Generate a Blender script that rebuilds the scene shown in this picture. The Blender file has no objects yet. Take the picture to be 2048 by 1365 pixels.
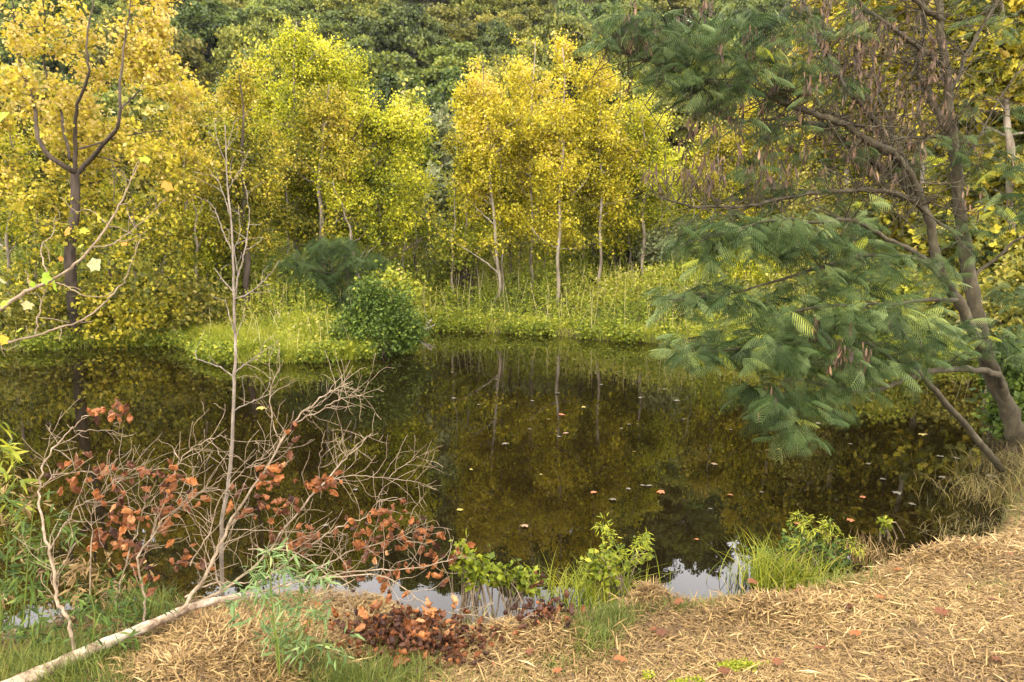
import bpy, math
import numpy as np
from math import radians, sin, cos, pi
rng = np.random.default_rng(7)
# ------------------------------------------------------------------ camera
F, YH = 1450.0, 500.0                      # focal length and horizon row in pixels of the 2048x1365 photograph
PITCH = math.atan((682.5 - YH) / F)
EYE = np.array([0.0, 0.0, 2.2])            # water surface is z = 0
S = bpy.context.scene
cam_data = bpy.data.cameras.new('camera'); cam = bpy.data.objects.new('camera', cam_data)
S.collection.objects.link(cam)
cam_data.sensor_width = 36.0; cam_data.lens = 36.0 * F / 2048.0
cam_data.clip_start = 0.05; cam_data.clip_end = 1500
cam.location = EYE; cam.rotation_euler = (pi / 2 - PITCH, 0, 0)
S.camera = cam
# ------------------------------------------------------------------ sky, sun, exposure
SUN_EL, SUN_AZ = radians(56), radians(205)     # azimuth clockwise from +Y (north); behind the camera, to the left
W = bpy.data.worlds.new('World'); S.world = W; W.use_nodes = True
nt = W.node_tree; nt.nodes.clear()
wo = nt.nodes.new('ShaderNodeOutputWorld'); bg = nt.nodes.new('ShaderNodeBackground')
sky = nt.nodes.new('ShaderNodeTexSky'); sky.sky_type = 'NISHITA'; sky.sun_disc = False
sky.sun_elevation = SUN_EL; sky.sun_rotation = SUN_AZ; sky.air_density = 1.0; sky.dust_density = 3.0
co = nt.nodes.new('ShaderNodeTexCoord'); no = nt.nodes.new('ShaderNodeTexNoise')
no.inputs['Scale'].default_value = 2.2; no.inputs['Detail'].default_value = 5
rp = nt.nodes.new('ShaderNodeValToRGB')
rp.color_ramp.elements[0].position = .3; rp.color_ramp.elements[0].color = (.62, .62, .62, 1)
rp.color_ramp.elements[1].position = .6; rp.color_ramp.elements[1].color = (.97, .97, .97, 1)
mx = nt.nodes.new('ShaderNodeMix'); mx.data_type = 'RGBA'
mx.inputs['B'].default_value = (43, 41, 40.5, 1)     # thick white cloud
nt.links.new(co.outputs['Generated'], no.inputs['Vector']); nt.links.new(no.outputs[0], rp.inputs[0])
nt.links.new(rp.outputs[0], mx.inputs['Factor']); nt.links.new(sky.outputs[0], mx.inputs['A'])
sz = nt.nodes.new('ShaderNodeSeparateXYZ'); nt.links.new(co.outputs['Generated'], sz.inputs[0])
gr = nt.nodes.new('ShaderNodeMapRange'); gr.inputs[1].default_value = .38; gr.inputs[2].default_value = .75; gr.inputs[3].default_value = 1.75; gr.inputs[4].default_value = .9
nt.links.new(sz.outputs[2], gr.inputs[0]); vm = nt.nodes.new('ShaderNodeVectorMath'); vm.operation = 'SCALE'    # the overcast is brightest low over the hills
nt.links.new(mx.outputs['Result'], vm.inputs[0]); nt.links.new(gr.outputs[0], vm.inputs['Scale'])
nt.links.new(vm.outputs[0], bg.inputs[0]); bg.inputs[1].default_value = 0.10
nt.links.new(bg.outputs[0], wo.inputs[0])
sd = bpy.data.lights.new('sun', 'SUN'); sun = bpy.data.objects.new('sun', sd); S.collection.objects.link(sun)
sd.energy = 3.4; sd.angle = radians(10); sd.color = (1.0, .93, .82)
sun.rotation_euler = (pi / 2 - SUN_EL, 0, pi - SUN_AZ)
S.view_settings.view_transform = 'Standard'; S.view_settings.look = 'None'
S.view_settings.exposure = 0.02; S.view_settings.gamma = 1.0
S.cycles.max_bounces = 6; S.cycles.diffuse_bounces = 3; S.cycles.glossy_bounces = 3
S.cycles.transmission_bounces = 3; S.cycles.transparent_max_bounces = 4
S.cycles.caustics_reflective = False; S.cycles.caustics_refractive = False
# ------------------------------------------------------------------ helpers
FWD = np.array([0, cos(PITCH), -sin(PITCH)]); UPV = np.array([0, sin(PITCH), cos(PITCH)])
def ray(px, py):
    return FWD + np.array([1, 0, 0]) * (px - 1024) / F + UPV * (682.5 - py) / F
def P(px, py, D):                 # point seen at a pixel of the photograph, D metres north of the camera
    r = ray(px, py); return EYE + r * (D / r[1])
def G(px, py, z=0.0):             # point seen at a pixel, lying at height z
    r = ray(px, py); return EYE + r * ((z - EYE[2]) / r[2])
def MM(px, D): return px * D / F  # pixels to metres at distance D
def norm(v): return v / np.maximum(np.linalg.norm(v, axis=-1, keepdims=True), 1e-9)
class MB:
    def __init__(s): s.v = []; s.l = []; s.t = []; s.r = []; s.m = []; s.n = 0
    def add(s, v, loops, totals, rnd=0.5, mat=0):
        v = np.asarray(v, float).reshape(-1, 3); loops = np.asarray(loops, np.int64).ravel(); totals = np.asarray(totals, np.int64).ravel()
        s.v.append(v); s.l.append(loops + s.n); s.t.append(totals)
        s.r.append(np.broadcast_to(np.asarray(rnd, float), (len(v),)).copy()); s.m.append(np.full(len(totals), mat)); s.n += len(v)
    def build(s, name, mats, parent=None, smooth=True, loc=None):
        me = bpy.data.meshes.new(name)
        v = np.concatenate(s.v).astype(np.float32); l = np.concatenate(s.l).astype(np.int32); t = np.concatenate(s.t).astype(np.int32)
        if loc is None and parent is not None and parent.type == 'EMPTY': org = np.array(parent.location)
        elif loc is not None: org = np.array(loc)
        else: org = np.zeros(3)
        v = v - org.astype(np.float32)
        me.vertices.add(len(v)); me.vertices.foreach_set('co', v.ravel())
        me.loops.add(len(l)); me.loops.foreach_set('vertex_index', l)
        me.polygons.add(len(t)); st = np.concatenate([[0], np.cumsum(t)[:-1]]).astype(np.int32)
        me.polygons.foreach_set('loop_start', st); me.polygons.foreach_set('loop_total', t)
        if not isinstance(mats, (list, tuple)): mats = [mats]
        for m in mats: me.materials.append(m)
        if len(mats) > 1: me.polygons.foreach_set('material_index', np.concatenate(s.m).astype(np.int32))
        me.polygons.foreach_set('use_smooth', np.full(len(t), smooth))
        a = me.attributes.new('rnd', 'FLOAT', 'POINT'); a.data.foreach_set('value', np.concatenate(s.r).astype(np.float32))
        me.update(calc_edges=True)
        o = bpy.data.objects.new(name, me); S.collection.objects.link(o)
        if loc is not None: o.location = loc
        if parent is not None:
            o.parent = parent
        return o
def tag(o, label=None, cat=None, group=None, kind=None):
    if label: o['label'] = label
    if cat: o['category'] = cat
    if group: o['group'] = group
    if kind: o['kind'] = kind
    return o
def thing(name, label, cat, loc, group=None):
    o = bpy.data.objects.new(name, None); S.collection.objects.link(o); o.location = loc
    return tag(o, label, cat, group)
def scatter(mb, T, faces, pos, R, sc, rnd=None, mat=0):
    """place one template at every position: T (k,3), R (n,3,3) with columns = local axes"""
    n = len(pos); k = len(T); sc = np.broadcast_to(np.asarray(sc, float), (n,))
    v = np.einsum('nij,kj->nki', R, T) * sc[:, None, None] + pos[:, None, :]
    fl = np.concatenate([np.asarray(f) for f in faces]); ft = np.array([len(f) for f in faces])
    loops = (fl[None, :] + np.arange(n)[:, None] * k)
    if rnd is None: rnd = rng.random(n)
    mb.add(v.reshape(-1, 3), loops, np.tile(ft, n), np.repeat(rnd, k), mat)
def frames(axis, nrm):
    """axis = local x, nrm ~ local z"""
    x = norm(axis); y = norm(np.cross(nrm, x)); z = np.cross(x, y)
    return np.stack([x, y, z], axis=-1)
def rvec(n): return norm(rng.normal(size=(n, 3)))
def tubes(mb, Pn, Rn, sides=5, rnd=None, mat=0, cap=True):
    """batch of tubes: Pn (n,k,3), Rn (n,k)"""
    Pn = np.asarray(Pn, float); Rn = np.asarray(Rn, float)
    if Pn.ndim == 2: Pn = Pn[None]; Rn = Rn[None]
    n, k, _ = Pn.shape
    t = norm(np.gradient(Pn, axis=1))
    ref = np.where(np.abs(t[..., 2:3]) > .9, np.array([1., 0, 0]), np.array([0, 0, 1.]))
    ref = np.broadcast_to(ref[:, :1] if False else ref, t.shape)
    ref = np.repeat(ref[:, k // 2:k // 2 + 1], k, axis=1)
    a = norm(np.cross(t, ref)); b = np.cross(t, a)
    th = np.arange(sides) * 2 * pi / sides
    ring = Pn[:, :, None, :] + Rn[:, :, None, None] * (np.cos(th)[None, None, :, None] * a[:, :, None, :] + np.sin(th)[None, None, :, None] * b[:, :, None, :])
    v = ring.reshape(n, k * sides, 3)
    i = np.arange(k - 1)[:, None] * sides; j = np.arange(sides)[None, :]; j2 = (j + 1) % sides
    q = np.stack([i + j, i + j2, i + sides + j2, i + sides + j], axis=-1).reshape(-1, 4)
    tot = np.full(len(q), 4); fl = q.ravel()
    if cap:
        fl = np.concatenate([fl, np.arange(sides)[::-1], (k - 1) * sides + np.arange(sides)]); tot = np.concatenate([tot, [sides, sides]])
    loops = fl[None, :] + np.arange(n)[:, None] * (k * sides)
    if rnd is None: rnd = rng.random(n)
    mb.add(v.reshape(-1, 3), loops, np.tile(tot, n), np.repeat(np.broadcast_to(rnd, (n,)), k * sides), mat)
def smooth_path(pts, n):
    """Catmull-Rom through points (m,d) -> (n,d)"""
    p = np.asarray(pts, float); p = np.vstack([2 * p[0] - p[1], p, 2 * p[-1] - p[-2]])
    m = len(p) - 3; u = np.linspace(0, m - 1e-6, n); i = u.astype(int); f = (u - i)[:, None]
    a, b, c, d = p[i], p[i + 1], p[i + 2], p[i + 3]
    return .5 * (2 * b + (c - a) * f + (2 * a - 5 * b + 4 * c - d) * f ** 2 + (3 * b - a - 3 * c + d) * f ** 3)
def stroke(pts, D=None):
    """pixel polyline [(px,py[,D])] -> world points"""
    return np.array([P(q[0], q[1], q[2] if len(q) > 2 else D) for q in pts])
# ------------------------------------------------------------------ materials
def lin(h):
    h = h.lstrip('#'); c = [int(h[i:i + 2], 16) / 255 for i in (0, 2, 4)]
    return tuple(x / 12.92 if x <= .04045 else ((x + .055) / 1.055) ** 2.4 for x in c) + (1,)
def new_mat(name):
    m = bpy.data.materials.new(name); m.use_nodes = True; t = m.node_tree
    return m, t, t.nodes['Principled BSDF'], t.nodes['Material Output']
def ramp(t, src, stops):
    r = t.nodes.new('ShaderNodeValToRGB'); cr = r.color_ramp
    while len(cr.elements) < len(stops): cr.elements.new(.5)
    for e, (p, c) in zip(cr.elements, stops): e.position = p; e.color = c if len(c) == 4 else tuple(c) + (1,)
    t.links.new(src, r.inputs[0]); return r.outputs[0]
def foliage(name, cols, transl=.35, rough=.55, spec=.3, vary=.0):
    """per-leaf colours picked by the 'rnd' attribute"""
    m, t, b, out = new_mat(name)
    at = t.nodes.new('ShaderNodeAttribute'); at.attribute_name = 'rnd'
    n = len(cols); c = ramp(t, at.outputs['Fac'], [(i / max(n - 1, 1), k) for i, k in enumerate(cols)])
    if vary:
        oi = t.nodes.new('ShaderNodeObjectInfo'); hs = t.nodes.new('ShaderNodeHueSaturation')
        mr = t.nodes.new('ShaderNodeMapRange'); mr.inputs[3].default_value = 1 - vary; mr.inputs[4].default_value = 1 + vary
        mh = t.nodes.new('ShaderNodeMapRange'); mh.inputs[3].default_value = .5 - vary * .09; mh.inputs[4].default_value = .5 + vary * .07
        ml = t.nodes.new('ShaderNodeMath'); ml.operation = 'MULTIPLY'; ml.inputs[1].default_value = 7.31; mh.inputs[3].default_value = .5 - vary * .09; mh.inputs[4].default_value = .5 + vary * .02
        fr = t.nodes.new('ShaderNodeMath'); fr.operation = 'FRACT'
        t.links.new(oi.outputs['Random'], mr.inputs[0]); t.links.new(oi.outputs['Random'], ml.inputs[0])
        t.links.new(ml.outputs[0], fr.inputs[0]); t.links.new(fr.outputs[0], mh.inputs[0])
        t.links.new(mr.outputs[0], hs.inputs['Value']); t.links.new(mh.outputs[0], hs.inputs['Hue'])
        t.links.new(c, hs.inputs['Color']); c = hs.outputs[0]
    t.links.new(c, b.inputs['Base Color']); b.inputs['Roughness'].default_value = rough
    b.inputs['Specular IOR Level'].default_value = spec
    if transl:
        tr = t.nodes.new('ShaderNodeBsdfTranslucent'); mxs = t.nodes.new('ShaderNodeMixShader'); mxs.inputs[0].default_value = transl
        t.links.new(c, tr.inputs[0]); t.links.new(b.outputs[0], mxs.inputs[1]); t.links.new(tr.outputs[0], mxs.inputs[2])
        t.links.new(mxs.outputs[0], out.inputs[0])
    return m
def bark(name, stops, scale=8, stretch=.25, bump=.4, rough=.85):
    m, t, b, out = new_mat(name)
    tc = t.nodes.new('ShaderNodeTexCoord'); mp = t.nodes.new('ShaderNodeMapping'); mp.inputs['Scale'].default_value = (1, 1, stretch)
    n = t.nodes.new('ShaderNodeTexNoise'); n.inputs['Scale'].default_value = scale; n.inputs['Detail'].default_value = 6; n.inputs['Roughness'].default_value = .65
    t.links.new(tc.outputs['Object'], mp.inputs[0]); t.links.new(mp.outputs[0], n.inputs['Vector'])
    t.links.new(ramp(t, n.outputs[0], stops), b.inputs['Base Color']); b.inputs['Roughness'].default_value = rough
    bp = t.nodes.new('ShaderNodeBump'); bp.inputs['Strength'].default_value = bump; bp.inputs['Distance'].default_value = .02
    t.links.new(n.outputs[0], bp.inputs['Height']); t.links.new(bp.outputs[0], b.inputs['Normal'])
    b.inputs['Specular IOR Level'].default_value = .2
    return m
c3 = lambda *a: tuple(a) + (1,)
M = {}
M['gold'] = foliage('leaf_gold', [c3(.12, .10, .012), c3(.34, .26, .02), c3(.56, .40, .04), c3(.60, .34, .04), c3(.62, .46, .2)])
M['goldgreen'] = foliage('leaf_gold_green', [c3(.06, .07, .007), c3(.19, .185, .012), c3(.40, .35, .02), c3(.56, .43, .03), c3(.58, .44, .14)])
M['yellow'] = foliage('leaf_yellow', [c3(.13, .13, .008), c3(.34, .30, .012), c3(.54, .46, .018), c3(.63, .50, .03), c3(.60, .46, .16)])
M['yellowgreen'] = foliage('leaf_yellow_green', [c3(.07, .09, .005), c3(.23, .25, .010), c3(.44, .44, .014), c3(.60, .54, .02), c3(.58, .50, .12)])
M['olive'] = foliage('leaf_olive', [c3(.05, .06, .010), c3(.13, .135, .016), c3(.26, .24, .025), c3(.42, .34, .05), c3(.42, .36, .14)])
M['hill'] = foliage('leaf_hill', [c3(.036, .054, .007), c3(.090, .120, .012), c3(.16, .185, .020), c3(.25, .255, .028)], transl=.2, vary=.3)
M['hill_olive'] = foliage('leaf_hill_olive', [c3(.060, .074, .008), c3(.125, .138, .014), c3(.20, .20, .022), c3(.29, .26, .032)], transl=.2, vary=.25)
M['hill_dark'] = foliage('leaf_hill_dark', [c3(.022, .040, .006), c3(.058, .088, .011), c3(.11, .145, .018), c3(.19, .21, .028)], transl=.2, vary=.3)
M['greygreen'] = foliage('leaf_grey_green', [c3(.09, .11, .04), c3(.17, .19, .07), c3(.25, .27, .11), c3(.33, .33, .17)])
M['weed'] = foliage('weed', [c3(.07, .10, .010), c3(.18, .22, .016), c3(.32, .34, .026), c3(.48, .43, .05), c3(.5, .43, .2)], transl=.4)
M['grass'] = foliage('grass', [c3(.09, .12, .010), c3(.21, .25, .014), c3(.36, .37, .025), c3(.52, .44, .11)], transl=.4)
M['bankgrass'] = foliage('bank_grass', [c3(.035, .05, .008), c3(.09, .12, .015), c3(.18, .21, .03), c3(.34, .30, .08)])
M['drygrass'] = foliage('dry_grass', [c3(.05, .042, .012), c3(.12, .095, .028), c3(.22, .17, .05), c3(.38, .29, .11)])
M['darkbush'] = foliage('leaf_dark_bush', [c3(.02, .04, .005), c3(.055, .095, .010), c3(.12, .17, .018), c3(.24, .28, .03)], transl=.25)
M['mimosa'] = foliage('mimosa_leaf', [c3(.012, .024, .006), c3(.038, .066, .016), c3(.088, .130, .038), c3(.19, .245, .09), c3(.42, .44, .03)], transl=.28, spec=.14, rough=.5)
M['pod'] = foliage('pod', [c3(.035, .022, .014), c3(.085, .052, .028), c3(.18, .105, .055), c3(.38, .23, .12)], transl=.25)
M['deadleaf'] = foliage('dead_leaf', [c3(.045, .018, .010), c3(.12, .045, .018), c3(.24, .085, .026), c3(.38, .145, .04), c3(.5, .26, .11)], transl=.2, rough=.5)
M['straw'] = foliage('straw', [c3(.09, .052, .02), c3(.17, .102, .038), c3(.28, .178, .064), c3(.39, .262, .10), c3(.52, .38, .18)], transl=.15, rough=.6)
M['bamboo'] = foliage('bamboo_leaf', [c3(.02, .042, .007), c3(.06, .105, .014), c3(.13, .19, .026), c3(.30, .30, .06)], transl=.35)
M['bluebamboo'] = foliage('pale_bamboo_leaf', [c3(.05, .10, .025), c3(.11, .18, .05), c3(.20, .28, .09), c3(.36, .38, .15)], transl=.35)
M['ygleaf'] = foliage('fresh_leaf', [c3(.22, .34, .02), c3(.36, .42, .03), c3(.5, .42, .03), c3(.5, .2, .03), c3(.36, .36, .17)], transl=.4)
M['bark_dark'] = bark('bark_dark', [(.35, c3(.03, .022, .015)), (.7, c3(.095, .07, .048))])
M['bark_pale'] = bark('bark_pale', [(.36, c3(.09, .07, .045)), (.52, c3(.22, .18, .125)), (.7, c3(.42, .37, .29))], scale=5)
M['bark_mimosa'] = bark('bark_mimosa', [(.3, c3(.03, .024, .013)), (.55, c3(.065, .053, .03)), (.75, c3(.13, .112, .065))], scale=14, stretch=.5)
M['bark_twig'] = bark('bark_twig', [(.3, c3(.12, .085, .05)), (.55, c3(.26, .195, .125)), (.75, c3(.42, .34, .24))], scale=20, stretch=1)
M['bark_log'] = bark('bark_log', [(.36, c3(.14, .09, .06)), (.46, c3(.30, .22, .14)), (.6, c3(.50, .42, .31)), (.8, c3(.62, .55, .44))], scale=16, stretch=1, bump=.5)
M['bark_grey'] = bark('bark_grey', [(.3, c3(.09, .07, .05)), (.55, c3(.22, .18, .135)), (.75, c3(.34, .3, .24))], scale=30, stretch=.5)
# ------------------------------------------------------------------ terrain
near_px = [(-60, 1275), (60, 1232), (170, 1215), (330, 1196), (480, 1178), (600, 1160), (700, 1160), (800, 1172), (870, 1205), (950, 1225), (1060, 1222), (1150, 1208), (1215, 1185), (1290, 1150),
           (1340, 1172), (1400, 1182), (1520, 1186), (1600, 1160), (1690, 1138), (1760, 1118), (1880, 1088), (1960, 1062), (2005, 985), (2010, 930), (2030, 895), (2075, 850)]
near = [G(x, y, .28)[:2] for x, y in near_px]
far_px = [(2300, 722), (2048, 722), (1850, 722), (1600, 712), (1450, 700), (1350, 690), (1200, 681), (1120, 672), (1000, 666), (900, 663), (838, 660), (828, 676), (790, 702), (735, 717), (640, 724), (540, 727), (440, 725), (398, 716), (388, 700), (345, 692), (180, 694), (60, 702), (-60, 706), (-300, 712)]
far = [G(x, y, 0)[:2] for x, y in far_px]
POLY = np.array([(-40, .5), (-9, 2.2)] + near + [(9.5, 9.5), (15, 11), (40, 12)] + [(40, 14)] + far + [(-40, 16)])
def sdist(x, y):
    """signed distance to the pond edge, positive on land"""
    x = np.asarray(x, float); y = np.asarray(y, float); d = np.full(x.shape, 1e9); ins = np.zeros(x.shape, bool)
    n = len(POLY)
    for i in range(n):
        ax, ay = POLY[i]; bx, by = POLY[(i + 1) % n]; ex, ey = bx - ax, by - ay
        tt = np.clip(((x - ax) * ex + (y - ay) * ey) / (ex * ex + ey * ey), 0, 1)
        d = np.minimum(d, np.hypot(x - ax - tt * ex, y - ay - tt * ey))
        c = ((ay > y) != (by > y)) & (x < ex * (y - ay) / (ey if ey else 1e-9) + ax); ins ^= c
    return np.where(ins, -d, d)
def ss(a, b, v): t = np.clip((v - a) / (b - a), 0, 1); return t * t * (3 - 2 * t)
def bumps(x, y):
    return .5 * np.sin(x * 2.1 + 1.3 * np.sin(y * 1.7)) * np.sin(y * 2.6 + .8 * x) + .35 * np.sin(x * 5.3 + 2 * y) * np.sin(y * 6.1 - x * 1.1) + .15 * np.sin(x * 13 - y * 4) * np.sin(y * 15 + x * 3)
MOUNDS = [(G(430, 1260, .5), .40, .06), (G(1295, 1150, .4), .12, .06), (G(1110, 1215, .4), .25, .03), (G(1830, 1080, .4), .7, .06), (G(1600, 1190, .45), .6, .04)]
def gz(x, y):
    x = np.asarray(x, float); y = np.asarray(y, float); s = sdist(x, y)
    isfar = ss(11.0, 12.5, y)
    zn = .30 * ss(0, .22, s) + .2 * ss(.2, 2.2, s) + .035 * bumps(x, y) * ss(0, .3, s)
    for c, r, h in MOUNDS: zn = zn + h * np.exp(-((x - c[0]) ** 2 + (y - c[1]) ** 2) / (r * r)) * ss(0, .25, s)
    yy = y + .08 * np.abs(x) * 0
    zf = .16 * ss(0, .4, s) + .3 * ss(.4, 3, s) + 2.5 * ss(1.0, 12.5, s) + .05 * bumps(x * .5, y * .5) * ss(0, 1, s)
    ridge = 122 - 34 * ss(9, 27, x) + 6 * np.sin(x * .05)
    h = np.minimum(yy, ridge) - 42
    hill = .56 * np.where(h > 0, h - 4 * (1 - np.exp(-np.maximum(h, 0) / 4)), 0) + .25 * np.maximum(y - ridge, 0) * 0
    hill = hill * (1 - .02 * ss(5, 20, x)) + 1.2 * np.sin(x * .09 + 1) * ss(45, 70, y) * np.sin(y * .07)
    z = np.where(s > 0, zn * (1 - isfar) + (zf + hill) * isfar, -.8 * ss(0, 1.5, -s) - .02)
    return z
def gz1(x, y): return float(gz(np.array([x]), np.array([y]))[0])
def axis(*segs):
    a = []
    for s0, s1, st in segs: a.append(np.arange(s0, s1, st))
    return np.concatenate(a)
gx = axis((-400, -120, 20), (-120, -30, 3), (-30, -9, .6), (-9, -4, .2), (-4, 6, .07), (6, 12, .25), (12, 30, .6), (30, 120, 3), (120, 401, 20))
gy = axis((-60, -4, 4), (-4, 1.5, .5), (1.5, 9, .07), (9, 12, .25), (12, 30, .3), (30, 42, .8), (42, 160, 3), (160, 420, 20))
X, Y = np.meshgrid(gx, gy); Z = gz(X, Y)
nx, ny = len(gx), len(gy); idx = np.arange(nx * ny).reshape(ny, nx)
q = np.stack([idx[:-1, :-1], idx[:-1, 1:], idx[1:, 1:], idx[1:, :-1]], -1).reshape(-1, 4)
mb = MB(); mb.add(np.stack([X, Y, Z], -1), q, np.full(len(q), 4))
m, t, b, out = new_mat('ground')
tc = t.nodes.new('ShaderNodeTexCoord'); n1 = t.nodes.new('ShaderNodeTexNoise'); n1.inputs['Scale'].default_value = 22; n1.inputs['Detail'].default_value = 8; n1.inputs['Roughness'].default_value = .7
n2 = t.nodes.new('ShaderNodeTexNoise'); n2.inputs['Scale'].default_value = 1.4; n2.inputs['Detail'].default_value = 4
t.links.new(tc.outputs['Object'], n1.inputs['Vector']); t.links.new(tc.outputs['Object'], n2.inputs['Vector'])
cn = ramp(t, n1.outputs[0], [(.3, c3(.06, .038, .018)), (.5, c3(.13, .085, .04)), (.68, c3(.24, .16, .08))])
cf = ramp(t, n1.outputs[0], [(.3, c3(.03, .035, .012)), (.6, c3(.09, .09, .025)), (.8, c3(.16, .13, .05))])
sx = t.nodes.new('ShaderNodeSeparateXYZ'); t.links.new(tc.outputs['Object'], sx.inputs[0])
mr = t.nodes.new('ShaderNodeMapRange'); mr.inputs[1].default_value = 10; mr.inputs[2].default_value = 12; t.links.new(sx.outputs[1], mr.inputs[0])
mz = t.nodes.new('ShaderNodeMapRange'); mz.inputs[1].default_value = .0; mz.inputs[2].default_value = .22; t.links.new(sx.outputs[2], mz.inputs[0])
m1 = t.nodes.new('ShaderNodeMix'); m1.data_type = 'RGBA'; t.links.new(mr.outputs[0], m1.inputs['Factor']); t.links.new(cn, m1.inputs['A']); t.links.new(cf, m1.inputs['B'])
m2 = t.nodes.new('ShaderNodeMix'); m2.data_type = 'RGBA'; t.links.new(mz.outputs[0], m2.inputs['Factor']); m2.inputs['A'].default_value = (.045, .03, .016, 1); t.links.new(m1.outputs['Result'], m2.inputs['B'])
t.links.new(m2.outputs['Result'], b.inputs['Base Color']); b.inputs['Roughness'].default_value = .95; b.inputs['Specular IOR Level'].default_value = .1
bp = t.nodes.new('ShaderNodeBump'); bp.inputs['Strength'].default_value = .8; bp.inputs['Distance'].default_value = .03
t.links.new(n1.outputs[0], bp.inputs['Height']); t.links.new(bp.outputs[0], b.inputs['Normal'])
ground = tag(mb.build('ground', m), kind='structure')
# water
m, t, b, out = new_mat('pond_water')
b.inputs['Base Color'].default_value = (.006, .004, .0012, 1); b.inputs['Roughness'].default_value = .008; b.inputs['IOR'].default_value = 1.305
b.inputs['Specular IOR Level'].default_value = .5
tc = t.nodes.new('ShaderNodeTexCoord'); mp = t.nodes.new('ShaderNodeMapping'); mp.inputs['Scale'].default_value = (1, .8, 1)
n1 = t.nodes.new('ShaderNodeTexNoise'); n1.inputs['Scale'].default_value = 5; n1.inputs['Detail'].default_value = 3
t.links.new(tc.outputs['Object'], mp.inputs[0]); t.links.new(mp.outputs[0], n1.inputs['Vector'])
bp = t.nodes.new('ShaderNodeBump'); bp.inputs['Strength'].default_value = .02; bp.inputs['Distance'].default_value = .02
t.links.new(n1.outputs[0], bp.inputs['Height']); t.links.new(bp.outputs[0], b.inputs['Normal'])
mb = MB(); wx = np.array([-60, 60, 60, -60.]); wy = np.array([-2, -2, 40, 40.])
mb.add(np.stack([wx, wy, wx * 0], -1), [0, 1, 2, 3], [4]); tag(mb.build('pond_water', m, smooth=False), kind='structure')
# ------------------------------------------------------------------ leaf templates
FOLD = (np.array([[0, 0, 0], [.5, .38, .12], [1, 0, -.04], [.5, -.38, .12]]), [[0, 1, 2], [0, 2, 3]])
SYC = (np.array([[0, 0, 0], [-.06, .24, .04], [.02, .50, -.02], [.30, .42, .07], [.60, .58, -.03], [.68, .30, .05], [1.0, 0, -.10], [.70, -.28, .05], [.58, -.60, -.04], [.28, -.42, .07], [0, -.48, 0], [-.06, -.24, .04], [.33, 0, -.04]]),
       [[12, 0, 11], [12, 11, 10, 9], [12, 9, 8, 7], [12, 7, 6, 5], [12, 5, 4, 3], [12, 3, 2, 1], [12, 1, 0]])
LANCE = (np.array([[0, 0, 0], [.35, .085, .03], [.35, -.085, .03], [.7, .06, -.03], [.7, -.06, -.03], [1, 0, -.16]]), [[0, 2, 1], [1, 2, 4, 3], [3, 4, 5]])
def leafR(n, up=.5, out=None, outw=.5, rand=.7, droop=.25):
    nr = rng.normal(size=(n, 3)) * rand + np.array([0, 0, up])
    if out is not None: nr = nr + out * outw
    nr = norm(nr); ax = rvec(n) - np.array([0, 0, droop])
    return frames(ax - nr * np.sum(ax * nr, -1, keepdims=True) * .8, nr)
def clamp01(a): return np.clip(a, 0, 1)
# ------------------------------------------------------------------ trees
def attach(SP, SR, tg, rounds=6, rmax=.02, wz=.8, skip=0, pen=None):
    """connect every target to the skeleton in growing rounds so twigs branch from twigs"""
    n = len(tg); cuts = np.unique(np.clip((n * (np.arange(1, rounds + 1) / rounds) ** 2.2).astype(int), 4, n)); cuts[-1] = n; lo = 0; TW = []; TR = []
    P0 = SP.copy(); R0 = SR.copy(); ex = np.zeros(len(P0));
    if pen is not None: ex[:len(pen)] = pen
    for hi in cuts:
        t_ = tg[lo:hi]; lo = hi
        if not len(t_): continue
        d = np.linalg.norm(t_[:, None] - P0[None], axis=-1) + wz * np.maximum(0, P0[None, :, 2] - t_[:, None, 2] + .08) + ex[None]
        j = np.argmin(d, 1); a = P0[j]; L = np.linalg.norm(t_ - a, axis=1)[:, None]; r0 = np.minimum(np.minimum(R0[j] * .65, .004 + .008 * L[:, 0]), rmax)
        m1 = a * .66 + t_ * .34 + rng.normal(size=a.shape) * .06 * L + np.array([0, 0, -.05]) * L; m2 = a * .33 + t_ * .67 + rng.normal(size=a.shape) * .06 * L + np.array([0, 0, -.04]) * L
        pts = np.stack([a, m1, (m1 + m2) / 2 + rng.normal(size=a.shape) * .02 * L, m2, t_], 1); rr = r0[:, None] * np.array([1, .85, .7, .55, .35])
        TW.append(pts); TR.append(rr); q_ = pts[:, 1:].reshape(-1, 3); P0 = np.vstack([P0, q_]); R0 = np.concatenate([R0, rr[:, 1:].ravel()]); ex = np.concatenate([ex, np.zeros(len(q_))])
    return np.concatenate(TW), np.concatenate(TR)
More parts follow.
